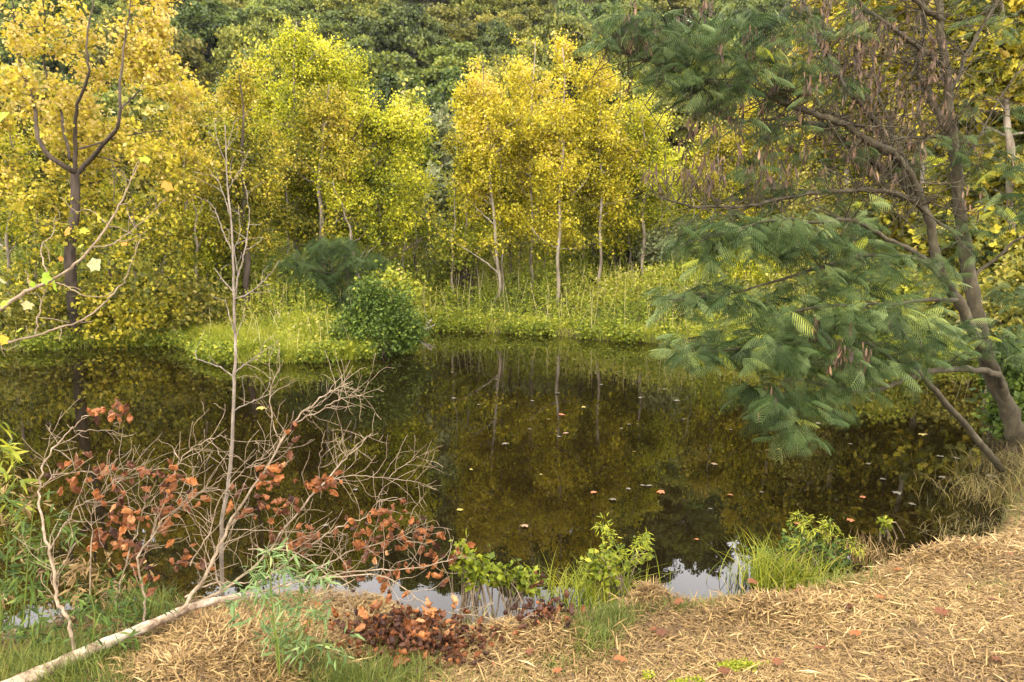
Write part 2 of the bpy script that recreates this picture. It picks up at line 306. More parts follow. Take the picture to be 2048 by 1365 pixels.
def grow(trunk, trad, targets, nlimb=12, bias=.55, limb_r=.35):
    """skeleton from a trunk to many targets; returns list of (points, radii) for limbs and arrays of twigs"""
    K = 12; tp = smooth_path(trunk, 30); wv = rng.normal(size=4); uu = np.linspace(0, 1, 30); tp[:, 0] += .05 * np.sin(uu * 9 + wv[0] * 3) * uu + .03 * np.sin(uu * 23 + wv[1] * 3); tp[:, 1] += .05 * np.sin(uu * 8 + wv[2] * 3); tr = np.interp(np.linspace(0, 1, 30), np.linspace(0, 1, len(trad)), trad) * (1 + .06 * rng.normal(size=30))
    sk = [tp]; sr = [tr]; limbs = []
    order = rng.permutation(len(targets)); lim = targets[order[:nlimb]]
    for tgt in lim:
        hd = np.hypot(tp[:, 0] - tgt[0], tp[:, 1] - tgt[1])
        want = tgt[2] - hd * bias - .2
        i = int(np.argmin(np.abs(tp[:, 2] - want) + .15 * hd)); i = max(i, 4); a = tp[i]
        mid = a * .5 + tgt * .5 + np.array([0, 0, -.08 * np.linalg.norm(tgt - a)]) + rng.normal(size=3) * .05 * np.linalg.norm(tgt - a)
        pth = smooth_path([a, mid, tgt], K); L = np.linalg.norm(tgt - a)
        r0 = min(tr[i] * .6, .012 * L + .012); rr = np.linspace(r0, .25 * r0 + .003, K)
        limbs.append((pth, rr)); sk.append(pth); sr.append(rr)
    SP = np.concatenate(sk); SR = np.concatenate(sr)
    rest = targets[order[nlimb:]]
    if len(rest):
        tw, twr = attach(SP, SR, rest)
    else: tw = None; twr = None
    return tp, tr, limbs, tw, twr
def blob_points(blobs, n, D):
    """blobs in photo pixels (px,py,rx,ry[,depth offset]) -> n points through the union of ellipsoids"""
    w = np.array([b[2] * b[3] for b in blobs], float); w /= w.sum(); k = rng.choice(len(blobs), n, p=w)
    u = rvec(n) * (rng.random(n) ** .38)[:, None]
    out = np.zeros((n, 3))
    for i, bb in enumerate(blobs):
        s = k == i; c = P(bb[0], bb[1], D + (bb[4] if len(bb) > 4 else 0)); rx = MM(bb[2], D); rz = MM(bb[3], D)
        out[s] = c + u[s] * np.array([rx, min(rx, 1.6 + rx * .5), rz])
    return out
def holes(p, sc, seed):
    a = np.sin(p[:, 0] * sc + seed) + np.sin(p[:, 2] * sc * 1.2 + seed * 1.7 + p[:, 0] * sc * .5) + np.sin(p[:, 1] * sc + seed * 2.3 - p[:, 2] * sc * .6)
    return a
def sycamore(label, base, D, top, blobs, mat, nclump=170, nleaf=60, lsize=.072, trad=.09, bmat='bark_pale', spread=.30, mids=(), group='sycamores on the far bank', cat='tree', name='sycamore_tree', tmpl=FOLD, rshift=None, nlimb=14, upw=.28):
    b0 = P(base, 600, D); z0 = gz1(b0[0], b0[1]) - .05; b0 = np.array([b0[0], b0[1], z0])
    e = thing(name, label, cat, tuple(b0), group)
    tp_ = [b0] + [P(q[0], q[1], D) for q in mids] + [P(top[0], top[1], D)]
    nclump = int(nclump * 2.3); nleaf = int(nleaf * 1.05)
    tg = blob_points(blobs, int(nclump * 1.75), D + .5); hs = holes(tg, 2.6, D * 7 + base) + rng.normal(0, .9, len(tg)); tg = tg[np.argsort(-hs)[:nclump]]; tg = tg[rng.permutation(len(tg))]
    kk = rng.random(len(tg)) < .16; dv = norm(tg[kk] - tg.mean(0)) * np.array([1, 1, 1.]) + np.array([0, 0, .35]); tg[kk] = tg[kk] + dv * rng.uniform(.1, .55, (kk.sum(), 1))
    nlow = max(4, nclump // 14); lz = rng.uniform(b0[2] + 1.9, max(tg[:, 2].min(), b0[2] + 2.4), nlow); tg = np.vstack([tg[:-nlow], np.column_stack([b0[0] + (rng.normal(size=nlow)) * .7, b0[1] + .3 + rng.normal(size=nlow) * .4, lz])])
    tg[:, 2] = np.maximum(tg[:, 2], gz(tg[:, 0], tg[:, 1]) + .25)
    tp, tr, limbs, tw, twr = grow(tp_, [trad, trad * .8, trad * .5, .012], tg, nlimb)
    mb = MB(); tubes(mb, tp, tr, 8, cap=True)
    for p_, r_ in limbs: tubes(mb, p_ + rng.normal(size=p_.shape) * .012, r_, 5, cap=False)
    if tw is not None: tubes(mb, tw, twr, 3, cap=False)
    mb.build('trunk', M[bmat], e)
    mb = MB(); N = nclump * nleaf
    c = np.repeat(tg, nleaf, 0); cr = np.repeat(rng.uniform(.45, 1.1, nclump), nleaf) * spread * .8; sh = norm(rng.normal(size=(nclump, 3)) * .5 + np.array([0, 0, .8])); off = rng.normal(size=(N, 3)) * cr[:, None] * np.array([1, 1, .8]) * .75 + np.repeat(sh, nleaf, 0) * (rng.uniform(-1, 1, N) * cr * 1.5)[:, None]
    pos = c + off
    if tw is not None:
        nt_ = len(tw); ft = int(N * .62); ki = rng.integers(0, nt_, ft); u = rng.uniform(1.2, 4.35, ft); a_ = np.clip(u.astype(int), 0, 3); f_ = (u - a_)[:, None]
        pos[:ft] = tw[ki, a_] * (1 - f_) + tw[ki, a_ + 1] * f_ + rng.normal(size=(ft, 3)) * .075; pos = pos[rng.permutation(N)]
    cen = tg.mean(0); outv = norm(pos - cen)
    base_r = .10 * holes(pos, 3.1, D + 1.7) 
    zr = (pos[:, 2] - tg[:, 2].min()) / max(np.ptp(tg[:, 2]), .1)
    rnd = .38 + base_r + rng.normal(0, .27, N) + .34 * (zr - .5)  # yellower leaves on top; dark tone spread and lower darkening paint in crown shade
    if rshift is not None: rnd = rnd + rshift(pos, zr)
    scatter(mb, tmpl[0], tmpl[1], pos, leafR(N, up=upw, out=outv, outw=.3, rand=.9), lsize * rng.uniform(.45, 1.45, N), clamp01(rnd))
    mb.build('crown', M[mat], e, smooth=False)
    return e
_n = MB
# the big golden sycamore on the left, dark forked trunk
D1 = 16.2
def left_tree():
    b0 = P(122, 690, D1); b0[2] = gz1(b0[0], b0[1] + .6) - .1; b0[1] += .6
    e = thing('sycamore_tree', 'large golden sycamore with a dark forked trunk at the left water edge', 'tree', tuple(b0))
    trunk = [b0, P(140, 520, D1), P(150, 420, D1), P(150, 345, D1)]
    forks = [([(150, 345), (110, 320), (75, 270), (65, 200), (40, 120), (25, 40), (15, -60)], .085), ([(152, 350), (190, 310), (225, 270), (238, 225), (245, 150), (250, 60), (262, -40)], .08),
             ([(150, 345), (152, 280), (155, 210), (175, 140), (180, 60), (190, -60)], .07), ([(140, 320), (125, 240), (100, 170), (88, 90), (85, 0), (80, -80)], .045),
             ([(160, 300), (200, 285), (270, 268), (330, 262)], .03), ([(238, 225), (270, 190), (310, 150), (340, 110)], .03)]
    mb = MB(); sk = []; sr = []
    tp = smooth_path(trunk, 26); tr = np.linspace(.135, .085, 26); tubes(mb, tp, tr, 10); sk.append(tp); sr.append(tr)
    for pts, r in forks:
        p_ = smooth_path([P(x, y, D1 + .5 * sin(i + pts[1][0])) for i, (x, y) in enumerate(pts)], 26); p_ = p_ + rng.normal(size=p_.shape) * .012
        p_[:, 0] += .06 * np.sin(np.linspace(0, 14, 26) + r * 99) * np.linspace(0, 1, 26); rr = np.linspace(r * .72, .010, 26); tubes(mb, p_, rr, 7); sk.append(p_); sr.append(rr)
    SP = np.concatenate(sk); SR = np.concatenate(sr)
    blobs = [(150, 60, 190, 130), (60, 200, 130, 150), (300, 60, 60, 90), (330, 170, 75, 100), (200, 260, 170, 110), (60, 380, 130, 100), (330, 320, 110, 90), (200, 440, 210, 90), (90, 560, 150, 80), (290, 560, 130, 80), (-60, 200, 90, 200), (250, 640, 120, 30, -.3), (40, 650, 90, 30, -.2)]
    n = 560; tg = blob_points(blobs, 1250, D1 + .9); tg = tg[np.argsort(-holes(tg, 2.6, 3.0))[:n]]; tg = tg[rng.permutation(n)]
    tg[:, 2] = np.maximum(tg[:, 2], .25)
    pen = np.zeros(26); pen[:12] = 4; TW, TR = attach(SP, SR, tg, 7, .03, pen=pen); tubes(mb, TW, TR, 4, cap=False)
    mb.build('trunk', M['bark_dark'], e)
    nl = 64; N = n * nl; pos = np.repeat(tg, nl, 0) + rng.normal(size=(N, 3)) * np.repeat(rng.uniform(.08, .22, n), nl)[:, None]; ft = int(N * .6); ki = rng.integers(0, len(TW), ft); u = rng.uniform(1.0, 4.35, ft); a_ = np.clip(u.astype(int), 0, 3); f_ = (u - a_)[:, None]; pos[:ft] = TW[ki, a_] * (1 - f_) + TW[ki, a_ + 1] * f_ + rng.normal(size=(ft, 3)) * .07
    pos[:, 2] = np.maximum(pos[:, 2], .08)
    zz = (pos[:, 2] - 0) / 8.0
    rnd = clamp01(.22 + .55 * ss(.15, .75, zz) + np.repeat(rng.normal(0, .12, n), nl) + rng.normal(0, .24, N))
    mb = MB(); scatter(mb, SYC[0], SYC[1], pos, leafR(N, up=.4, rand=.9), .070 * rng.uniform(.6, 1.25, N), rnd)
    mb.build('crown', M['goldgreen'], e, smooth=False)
left_tree()
T = [
 # label, base px, D, top, mids, blobs, mat, kw
 ('golden sycamore filling the gap right of the big forked sycamore', 365, 19.5, (372, 190), [(368, 420)], [(370, 260, 60, 70), (360, 360, 90, 90), (380, 470, 90, 80), (350, 560, 80, 60)], 'goldgreen', dict(nclump=190)),
 ('slim yellow sycamore with a vine covered dark trunk behind the bare sapling', 490, 19.0, (478, 150), [(492, 520), (488, 350)], [(480, 190, 30, 50), (470, 260, 60, 70), (480, 360, 80, 80), (450, 450, 80, 70)], 'goldgreen', dict(nclump=170, bmat='bark_dark', trad=.10)),
 ('tallest bright yellow green sycamore left of centre with a rounded peak', 595, 22.5, (592, 45), [(592, 500), (590, 300)], [(592, 80, 46, 40), (560, 125, 62, 44), (635, 130, 66, 46), (520, 175, 50, 50), (685, 185, 48, 60), (600, 190, 110, 60), (590, 260, 135, 70), (600, 330, 130, 70), (590, 405, 120, 50)], 'yellowgreen', dict(nclump=520, nleaf=62, trad=.12, nlimb=26)),
 ('golden green sycamore with a leaning dark trunk at centre left', 700, 21.5, (760, 190), [(690, 470), (660, 370)], [(765, 215, 48, 34), (740, 250, 60, 40), (800, 260, 45, 45), (765, 300, 88, 60), (730, 370, 110, 70), (760, 440, 85, 50)], 'yellowgreen', dict(nclump=300, bmat='bark_dark', trad=.10)),
 ('pale trunked sycamore standing between the two yellow green crowns', 645, 21.0, (655, 170), [(645, 480), (640, 330)], [(655, 240, 60, 60), (645, 330, 90, 60), (655, 430, 90, 50)], 'goldgreen', dict(nclump=170)),
 ('slender yellow sycamore at the left of the central pale trunked cluster', 985, 21.5, (968, 125), [(1000, 560), (985, 420), (975, 280)], [(968, 150, 26, 30), (955, 205, 50, 50), (955, 290, 65, 60), (960, 370, 65, 40)], 'yellow', dict(nclump=210, trad=.075, nlimb=18)),
 ('slender sycamore with orange tinged crown at the middle of the central cluster', 1064, 22.5, (1065, 85), [(1063, 500), (1065, 300)], [(1066, 100, 26, 22), (1060, 150, 45, 45), (1055, 230, 55, 60), (1050, 320, 60, 60), (1045, 385, 55, 34)], 'yellow', dict(nclump=220, trad=.075, rshift=lambda p, z: .10, nlimb=18)),
 ('sycamore with a tall pale trunk and narrow yellow tip right of centre', 1114, 21.0, (1125, 95), [(1118, 470), (1125, 300)], [(1125, 110, 22, 25), (1130, 170, 38, 50), (1125, 260, 52, 60), (1130, 345, 60, 45), (1110, 400, 50, 25)], 'yellow', dict(nclump=200, trad=.085, nlimb=18)),
 ('bright yellow sycamore with the broadest crown of the central cluster', 1200, 21.8, (1200, 140), [(1200, 500), (1201, 300)], [(1198, 165, 42, 35), (1205, 220, 66, 50), (1220, 300, 75, 60), (1230, 370, 80, 45)], 'yellow', dict(nclump=260, trad=.075, rshift=lambda p, z: -.08, nlimb=18)),
 ('short yellow green sycamore at the right end of the central cluster', 1285, 22.5, (1288, 230), [(1288, 400)], [(1288, 250, 16, 26), (1285, 320, 50, 50), (1300, 380, 75, 45)], 'yellowgreen', dict(nclump=130, trad=.05)),
 ('orange flecked sycamore behind the tips of the mimosa boughs', 1440, 24.0, (1440, 265), [(1440, 430)], [(1440, 300, 50, 45), (1440, 370, 90, 60), (1430, 440, 80, 40)], 'goldgreen', dict(nclump=190)),
 ('yellow sycamore seen through the middle of the mimosa', 1560, 22.5, (1560, 180), [(1562, 420)], [(1560, 230, 80, 80), (1560, 340, 100, 80), (1550, 430, 90, 60)], 'yellow', dict(nclump=220, rshift=lambda p, z: -.1)),
 ('tall golden sycamore behind the bare hanging pods of the mimosa', 1700, 20.0, (1700, -60), [(1690, 400), (1700, 200)], [(1690, 0, 110, 110), (1700, 150, 120, 110), (1690, 290, 110, 100), (1690, 420, 100, 70)], 'goldgreen', dict(nclump=210, trad=.11, lsize=.13)),
 ('tall olive yellow sycamore behind the upright mimosa trunks', 1850, 19.0, (1850, -80), [(1850, 400), (1840, 200)], [(1840, 0, 130, 110), (1850, 150, 120, 110), (1850, 290, 110, 100), (1850, 420, 110, 80), (1850, 530, 110, 60)], 'goldgreen', dict(nclump=250, trad=.11, lsize=.14)),
 ('nearest green gold sycamore at the top right corner', 2010, 16.5, (2010, -80), [(2025, 400), (2010, 200)], [(2000, 20, 110, 120), (2020, 170, 110, 110), (2020, 320, 110, 110), (2020, 460, 110, 80), (2010, 570, 100, 60)], 'goldgreen', dict(nclump=200, lsize=.15, trad=.12, tmpl=SYC, rshift=lambda p, z: -.05)),
 ('thin pale trunked sycamore low behind the mimosa sprays', 1632, 19.0, (1635, 360), [(1632, 480)], [(1635, 420, 70, 60), (1630, 520, 90, 50)], 'olive', dict(nclump=120, trad=.06)),
]
for lab, bx, D, top, mids, blobs, mat, kw in T:
    if 900 < bx < 1290: kw['trad'] = .058; kw['nclump'] = int(kw['nclump'] * .9); blobs = blobs + [(bx, 260, 75, 60), (bx, 350, 70, 50)]
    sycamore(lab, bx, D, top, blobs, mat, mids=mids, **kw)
for lab, bx, D, top, mids, blobs in [
 ('thin bare stemmed sapling just left of the twin pale trunks', 930, 23, (925, 300), [(932, 450)], [(925, 360, 30, 50), (930, 450, 30, 40)]),
 ('thin grey sapling between the twin pale trunks and the middle trunk', 1020, 24, (1030, 330), [(1022, 450)], [(1030, 380, 30, 40), (1025, 450, 30, 30)]),
 ('slim pale sapling to the right of the tall pale trunk', 1165, 24, (1166, 300), [(1166, 450)], [(1166, 350, 30, 40), (1166, 430, 30, 30)]),
 ('slim pale sapling close beside the broadest central crown trunk', 1188, 25, (1190, 320), [(1188, 450)], [(1190, 370, 30, 40), (1188, 440, 30, 30)]),
 ('thin leaning stem beside the dark leaning trunk', 730, 20.5, (668, 360), [(705, 500), (690, 430)], [(690, 400, 50, 40), (720, 460, 40, 30)]),
 ('pale thin trunk at the left side of the centre gap', 832, 24, (830, 330), [(832, 450)], [(830, 380, 30, 40), (832, 470, 30, 40)]),
 ('grey sapling in the thicket left of the vine covered trunk', 395, 18.5, (388, 380), [(392, 500)], [(390, 430, 40, 40), (395, 520, 40, 40)]),
 ('dark thin trunk at the far left edge thicket', 20, 18.0, (25, 250), [(18, 450)], [(25, 330, 50, 60), (20, 450, 50, 60)]),
 ('pale thin trunk behind the left fork of the mimosa', 1590, 22, (1592, 250), [(1590, 420)], [(1590, 330, 50, 50), (1590, 450, 50, 40)]),
 ('white barked trunk seen between the mimosa stems', 1818, 20, (1810, 250), [(1815, 430)], [(1812, 330, 50, 50), (1815, 450, 50, 40)]),
]:
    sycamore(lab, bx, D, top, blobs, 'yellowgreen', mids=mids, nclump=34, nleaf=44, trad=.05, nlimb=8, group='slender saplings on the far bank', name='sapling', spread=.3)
for px, D in [(905, 22.5), (952, 24), (1005, 22), (1042, 24.5), (1090, 23.5), (1142, 25), (1228, 24), (1262, 23.5), (1335, 24), (1390, 23), (575, 21), (618, 23), (760, 22), (805, 23), (540, 22), (322, 18.6), (265, 18.4), (225, 18.8), (70, 18.2), (430, 19.6)]:
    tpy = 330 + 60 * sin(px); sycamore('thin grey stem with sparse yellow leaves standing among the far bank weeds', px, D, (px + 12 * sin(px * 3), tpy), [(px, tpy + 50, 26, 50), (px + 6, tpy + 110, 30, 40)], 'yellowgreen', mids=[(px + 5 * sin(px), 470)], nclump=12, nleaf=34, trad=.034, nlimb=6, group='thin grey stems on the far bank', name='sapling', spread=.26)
# second row behind: fills between crowns
T2 = [
 ('olive tree behind the gap between the golden and yellow sycamores', 430, 30, (430, 210), [(430, 260, 60, 60), (420, 360, 80, 80), (430, 470, 90, 70)], 'olive'),
 ('round bright green tree peeping above the notch left of centre', 826, 34, (826, 200), [(826, 228, 30, 28), (820, 290, 50, 50), (830, 350, 40, 50)], 'weed'),
 ('feathery grey green tree standing in the centre gap', 868, 27, (868, 375), [(868, 405, 32, 32), (868, 460, 42, 45)], 'greygreen'),
 ('pale grey green tree above the gap between the tree groups', 880, 36, (880, 225), [(880, 265, 40, 35), (885, 330, 55, 50)], 'greygreen'),
 ('yellow green tree behind the trunks of the central cluster', 1150, 29, (1150, 300), [(1150, 340, 70, 50), (1160, 390, 80, 34), (1060, 380, 60, 40)], 'yellowgreen'),
 ('olive tree low behind the left pair of central trunks', 1000, 31, (1000, 280), [(1000, 320, 60, 50), (1000, 390, 70, 36)], 'olive'),
 ('yellow tree behind the peak of the tallest sycamore base', 560, 28, (560, 330), [(560, 400, 120, 60), (560, 490, 120, 50)], 'olive'),
 ('deep green tree low behind the centre left trunks', 720, 28, (720, 400), [(720, 450, 100, 45), (720, 510, 90, 40)], 'hill'),
 ('low yellow green tree right of the central cluster', 1360, 30, (1360, 300), [(1350, 350, 70, 55), (1370, 400, 80, 36)], 'yellowgreen'),
 ('dark olive tree behind the leftmost golden leaves', 40, 26, (40, 120), [(60, 250, 120, 110), (100, 400, 130, 90), (240, 470, 130, 70)], 'olive'),
 ('olive tree above the vine clad trunk on the left', 280, 27, (280, 230), [(280, 300, 100, 80), (330, 400, 100, 70)], 'olive'),
 ('yellow tree far back on the right behind the mimosa fork', 1780, 29, (1780, 170), [(1780, 230, 110, 70), (1780, 310, 120, 90), (1770, 420, 120, 70)], 'yellowgreen'),
 ('golden tree far back at the right edge', 1960, 28, (1960, 170), [(1960, 230, 110, 80), (1960, 330, 120, 100), (1960, 480, 100, 70)], 'yellowgreen'),
 ('olive tree far back behind the mimosa canopy', 1640, 30, (1640, 190), [(1630, 250, 90, 60), (1630, 300, 100, 80), (1610, 400, 110, 60)], 'olive'),
]
for lab, bx, D, top, blobs, mat in T2:
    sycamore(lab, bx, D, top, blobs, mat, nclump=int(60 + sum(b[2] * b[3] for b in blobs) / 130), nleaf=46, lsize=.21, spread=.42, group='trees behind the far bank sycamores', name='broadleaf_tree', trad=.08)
# ------------------------------------------------------------------ shrubs along the far bank
def shrub(label, px, py, D, rx, ry, mat, n=60, nl=40, lsize=.10, spread=.16, name='shrub', group='shrubs under the far bank trees', blobs=None, tmpl=FOLD, depth=None):
    c = P(px, py, D); zb = gz1(c[0], c[1]); e = thing(name, label, 'shrub', (c[0], c[1], zb), group)
    tg = blob_points(blobs or [(px, py, rx, ry)], n, D); g0 = gz(tg[:, 0], tg[:, 1]); tg[:, 2] = np.maximum(tg[:, 2], g0 + .12)
    base = np.array([c[0], c[1], zb]) + rng.normal(size=(n, 3)) * np.array([MM(rx, D) * .25, .15, 0])
    base[:, 2] = gz(base[:, 0], base[:, 1]) - .03
    mid = base * .45 + tg * .55 + rng.normal(size=tg.shape) * .05 + np.array([0, 0, .1]); mid[:, :2] = base[:, :2] * .7 + tg[:, :2] * .3
    k = min(n, 60); mb = MB(); tubes(mb, np.stack([base, mid, tg], 1)[:k], np.array([.014, .009, .004]) * np.ones((k, 1)), 4, cap=False); mb.build('stems', M['bark_dark'], e)
    N = n * nl; pos = np.repeat(tg, nl, 0) + rng.normal(size=(N, 3)) * spread; pos[:, 2] = np.maximum(pos[:, 2], gz(pos[:, 0], pos[:, 1]) + .03)
    cr = np.repeat(rng.normal(0, .12, n), nl)
    mb = MB(); scatter(mb, tmpl[0], tmpl[1], pos, leafR(N, up=.6), lsize * rng.uniform(.6, 1.3, N), clamp01(.42 + cr + rng.normal(0, .2, N)))
    mb.build('foliage', M[mat], e, smooth=False); return e
shrub('dense dark green bush at the right tip of the grassy spit', 757, 648, 15.3, 70, 52, 'darkbush', n=240, nl=60, lsize=.07, group='bushes by the water', blobs=[(755, 652, 50, 36), (725, 630, 26, 22), (785, 645, 26, 28), (795, 680, 24, 18), (770, 692, 46, 14), (740, 598, 16, 22), (812, 655, 16, 28), (698, 655, 12, 22), (770, 600, 14, 20), (735, 575, 8, 18), (800, 605, 8, 20), (832, 665, 12, 20), (675, 670, 12, 18)], spread=.13)
SH = [('yellow leaved shrub at the far left water edge', 30, 640, 17.2, 110, 60, 'olive'), ('olive shrub below the forked sycamore trunk', 150, 640, 17.3, 100, 55, 'olive'),
      ('gold and olive shrub overhanging the water left of the spit', 270, 630, 17.2, 100, 60, 'goldgreen'), ('olive gold shrub directly left of the grassy spit', 360, 620, 17.6, 80, 65, 'olive'),
      ('green shrub behind the left end of the grassy spit', 450, 570, 20, 70, 60, 'weed'), ('green gold shrub behind the bare sapling', 530, 560, 21, 70, 60, 'weed'),
      ('leafy light green sapling clump beside the dark bush', 780, 580, 18.5, 50, 40, 'weed'), ('pale green shrub under the centre gap', 900, 520, 25, 60, 45, 'greygreen'),
      ('bushy green growth left of the twin pale trunks', 930, 500, 23, 60, 40, 'weed'), ('pale shrub behind the middle pale trunks', 1040, 480, 27, 70, 35, 'greygreen'),
      ('grey green shrub between the two right pale trunks', 1150, 490, 26, 70, 40, 'greygreen'), ('feathery pale green willow shrub at the right of the weed meadow', 1330, 490, 23, 60, 45, 'greygreen'),
      ('yellow green shrub beside the feathery willow shrub', 1255, 470, 24, 50, 40, 'yellowgreen'), ('bright yellow shrub under the mimosa tips', 1400, 480, 24, 70, 50, 'yellowgreen'),
      ('yellow green shrub behind the lower mimosa sprays', 1520, 560, 21, 90, 60, 'yellowgreen'), ('olive shrub behind the lower mimosa sprays', 1650, 590, 19, 90, 65, 'olive'),
      ('green shrub on the far bank between the mimosa trunks', 1780, 610, 17, 90, 70, 'weed'), ('shaded olive shrub behind the right mimosa trunk', 1900, 620, 16.5, 90, 75, 'olive'), ('olive gold shrub at the far right bank edge', 2020, 620, 15.5, 80, 80, 'olive')]
for lab, px, py, D, rx, ry, mt in SH: shrub(lab, px, py, D, rx, ry, mt, n=int(rx * ry / 42), nl=34, lsize=.11, spread=.17)
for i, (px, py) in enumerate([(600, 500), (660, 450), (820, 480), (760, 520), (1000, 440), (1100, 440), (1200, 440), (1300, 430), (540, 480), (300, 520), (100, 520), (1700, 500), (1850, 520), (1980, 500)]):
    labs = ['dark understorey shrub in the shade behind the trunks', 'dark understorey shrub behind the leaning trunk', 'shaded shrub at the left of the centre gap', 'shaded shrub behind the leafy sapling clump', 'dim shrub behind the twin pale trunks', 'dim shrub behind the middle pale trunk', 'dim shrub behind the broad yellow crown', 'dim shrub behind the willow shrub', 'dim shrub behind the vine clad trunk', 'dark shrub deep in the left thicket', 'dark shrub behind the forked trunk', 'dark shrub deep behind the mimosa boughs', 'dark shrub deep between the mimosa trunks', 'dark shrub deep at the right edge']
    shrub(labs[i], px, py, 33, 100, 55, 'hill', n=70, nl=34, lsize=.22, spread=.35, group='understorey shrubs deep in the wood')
# ------------------------------------------------------------------ hill forest
def crown_mesh(seed, mat):
    r = np.random.default_rng(seed); mb = MB(); nb = 88
    u = norm(r.normal(size=(nb, 3))); u[:, 2] = np.abs(u[:, 2]) * 1.1 - .25; c = u * np.array([3.1, 3.1, 3.0]) * r.uniform(.45, 1.08, (nb, 1)) + np.array([0, 0, 5.2])
    nl = 165; N = nb * nl; d = norm(r.normal(size=(N, 3))); d[:, 2] = np.abs(d[:, 2]) * 1.0 - .25
    R = np.repeat(r.uniform(.4, 1.0, nb), nl); pos = np.repeat(c, nl, 0) + d * (R * r.uniform(.55, 1.2, N))[:, None] * np.array([1, 1, .75])
    nr = norm(d + r.normal(size=(N, 3)) * .45); ax = norm(r.normal(size=(N, 3)))
    scatter(mb, FOLD[0] * np.array([1, 1.2, 1]), FOLD[1], pos, frames(ax, nr), r.uniform(.13, .30, N), clamp01(.45 + np.repeat(r.normal(0, .15, nb), nl) + r.normal(0, .2, N)))
    cr = mb.build('crown', mat, smooth=False)
    mb = MB(); tubes(mb, smooth_path([(0, 0, -1.5), (.1, 0, 2), (0, .1, 4), (.1, .1, 6.5)], 8), np.linspace(.2, .06, 8), 6, rnd=.5)
    for k in range(9): tubes(mb, smooth_path([(0, 0, 2.2 + .3 * k), c[k] * .5 + np.array([0, 0, 2]), c[k]], 6), np.linspace(.08, .02, 6), 4, cap=False, rnd=.5)
    tk = mb.build('trunk', M['bark_dark']); return cr, tk
VAR = []
for s, mt in [(1, 'hill'), (2, 'hill_olive'), (3, 'hill_dark'), (4, 'hill'), (5, 'hill_olive'), (6, 'hill_dark'), (7, 'hill')]: VAR.append(crown_mesh(s, M[mt]) + (mt,))
HLAB = {'hill': 'mid green round crowned tree in the forest on the hillside', 'hill_olive': 'olive yellow round crowned tree in the forest on the hillside', 'hill_dark': 'dark green round crowned tree in the forest on the hillside'}
cnt = 0; yy = 45.0; used = set()
while yy < 128:
    step = 5.1 if yy < 84 else 9.0
    xx = -(yy * .74 + 3)
    while xx < yy * .74 + 3:
        x = xx + rng.uniform(-1.5, 1.5); y = yy + rng.uniform(-1.5, 1.5)
        v = rng.integers(len(VAR)); cr, tk, mt = VAR[v]; s = rng.uniform(.7, 1.15) * (1.35 if yy >= 84 else 1)
        if (xx > 0 and yy > 100 and xx > 62): xx += step; continue
        hx = 1024 + F * x / y; zt = gz1(x, y) + 7 * s; hy = YH - F * (zt - 2.2) / y
        where = 'left of the yellow peak' if hx < 480 else 'above the yellow peak' if hx < 720 else 'above the yellow notch' if hx < 900 else 'above the central yellow cluster' if hx < 1200 else 'behind the upper mimosa spray' if hx < 1650 else 'behind the upright mimosa stems'
        tier = 'low on the hillside' if hy > 170 else 'halfway up the hillside' if hy > 60 else 'high on the hillside'
        e = thing('forest_tree', '%s round crowned forest tree %s %s' % ({'hill': 'mid green', 'hill_olive': 'olive yellow', 'hill_dark': 'dark green'}[mt], tier, where), 'tree', (x, y, gz1(x, y)), 'forest trees on the hillside'); e.scale = (s * rng.uniform(.8, 1.15), s * rng.uniform(.9, 1.2), s * rng.uniform(.85, 1.3)); e.rotation_euler = (0, 0, rng.uniform(0, 6.28))
        for src in (cr, tk):
            if v in used: o = src.copy(); S.collection.objects.link(o)
            else: o = src
            o.parent = e
        used.add(v); cnt += 1; xx += step
    yy += step * .9
print('hill trees', cnt)
for v, (cr, tk, mt) in enumerate(VAR):
    if v not in used: bpy.data.objects.remove(cr); bpy.data.objects.remove(tk)
# ------------------------------------------------------------------ weeds and grass on the far bank (stuff)
def land_points(n, xr, yr, smin, smax, far=True):
    out = []
    while sum(len(o) for o in out) < n:
        x = rng.uniform(*xr, n * 2); y = rng.uniform(*yr, n * 2); s = sdist(x, y); k = (s > smin) & (s < smax); out.append(np.stack([x, y], -1)[k])
    p = np.concatenate(out)[:n]; return np.column_stack([p, gz(p[:, 0], p[:, 1])])
def blades(mb, base, h, w, lean=.35, segs=4):
    n = len(base); h = np.broadcast_to(h, (n,)); az = rng.uniform(0, 2 * pi, n); d = np.stack([np.cos(az), np.sin(az), az * 0], -1); side = np.stack([-np.sin(az), np.cos(az), az * 0], -1)
    tw = rng.uniform(-.8, .8, n)[:, None]; side = side * np.cos(tw) + d * np.sin(tw)
    L = rng.uniform(.3, 1.6, n) * lean; t_ = np.linspace(0, 1, segs + 1); v = []
    for k, u in enumerate(t_):
        c = base + np.array([0, 0, 1.]) * (h * (u - .35 * L * u * u))[:, None] + d * (h * L * u * u)[:, None]; ww = w * (1 - u ** 1.6) * .5 + w * .03
        v += [c - side * ww, c + side * ww]
    v = np.stack(v, 1); K = 2 * (segs + 1); q = np.array([[2 * k, 2 * k + 1, 2 * k + 3, 2 * k + 2] for k in range(segs)])
    mb.add(v.reshape(-1, 3), q.ravel()[None] + np.arange(n)[:, None] * K, np.full(n * segs, 4), np.repeat(clamp01(rng.normal(.45, .22, n) + .16 * np.sin(base[:, 0] * 2.2 + 1) * np.sin(base[:, 1] * 2.9)), K))
mb = MB(); p = land_points(34000, (-16, 16), (12.5, 24), -.07, 1.2); p[:, 2] = np.maximum(p[:, 2], -.02)
blades(mb, p, rng.uniform(.08, .34, len(p)) * (.75 + .45 * np.sin(p[:, 0] * 2.7) * np.sin(p[:, 0] * 1.1 + p[:, 1])), .011, .8, 3)
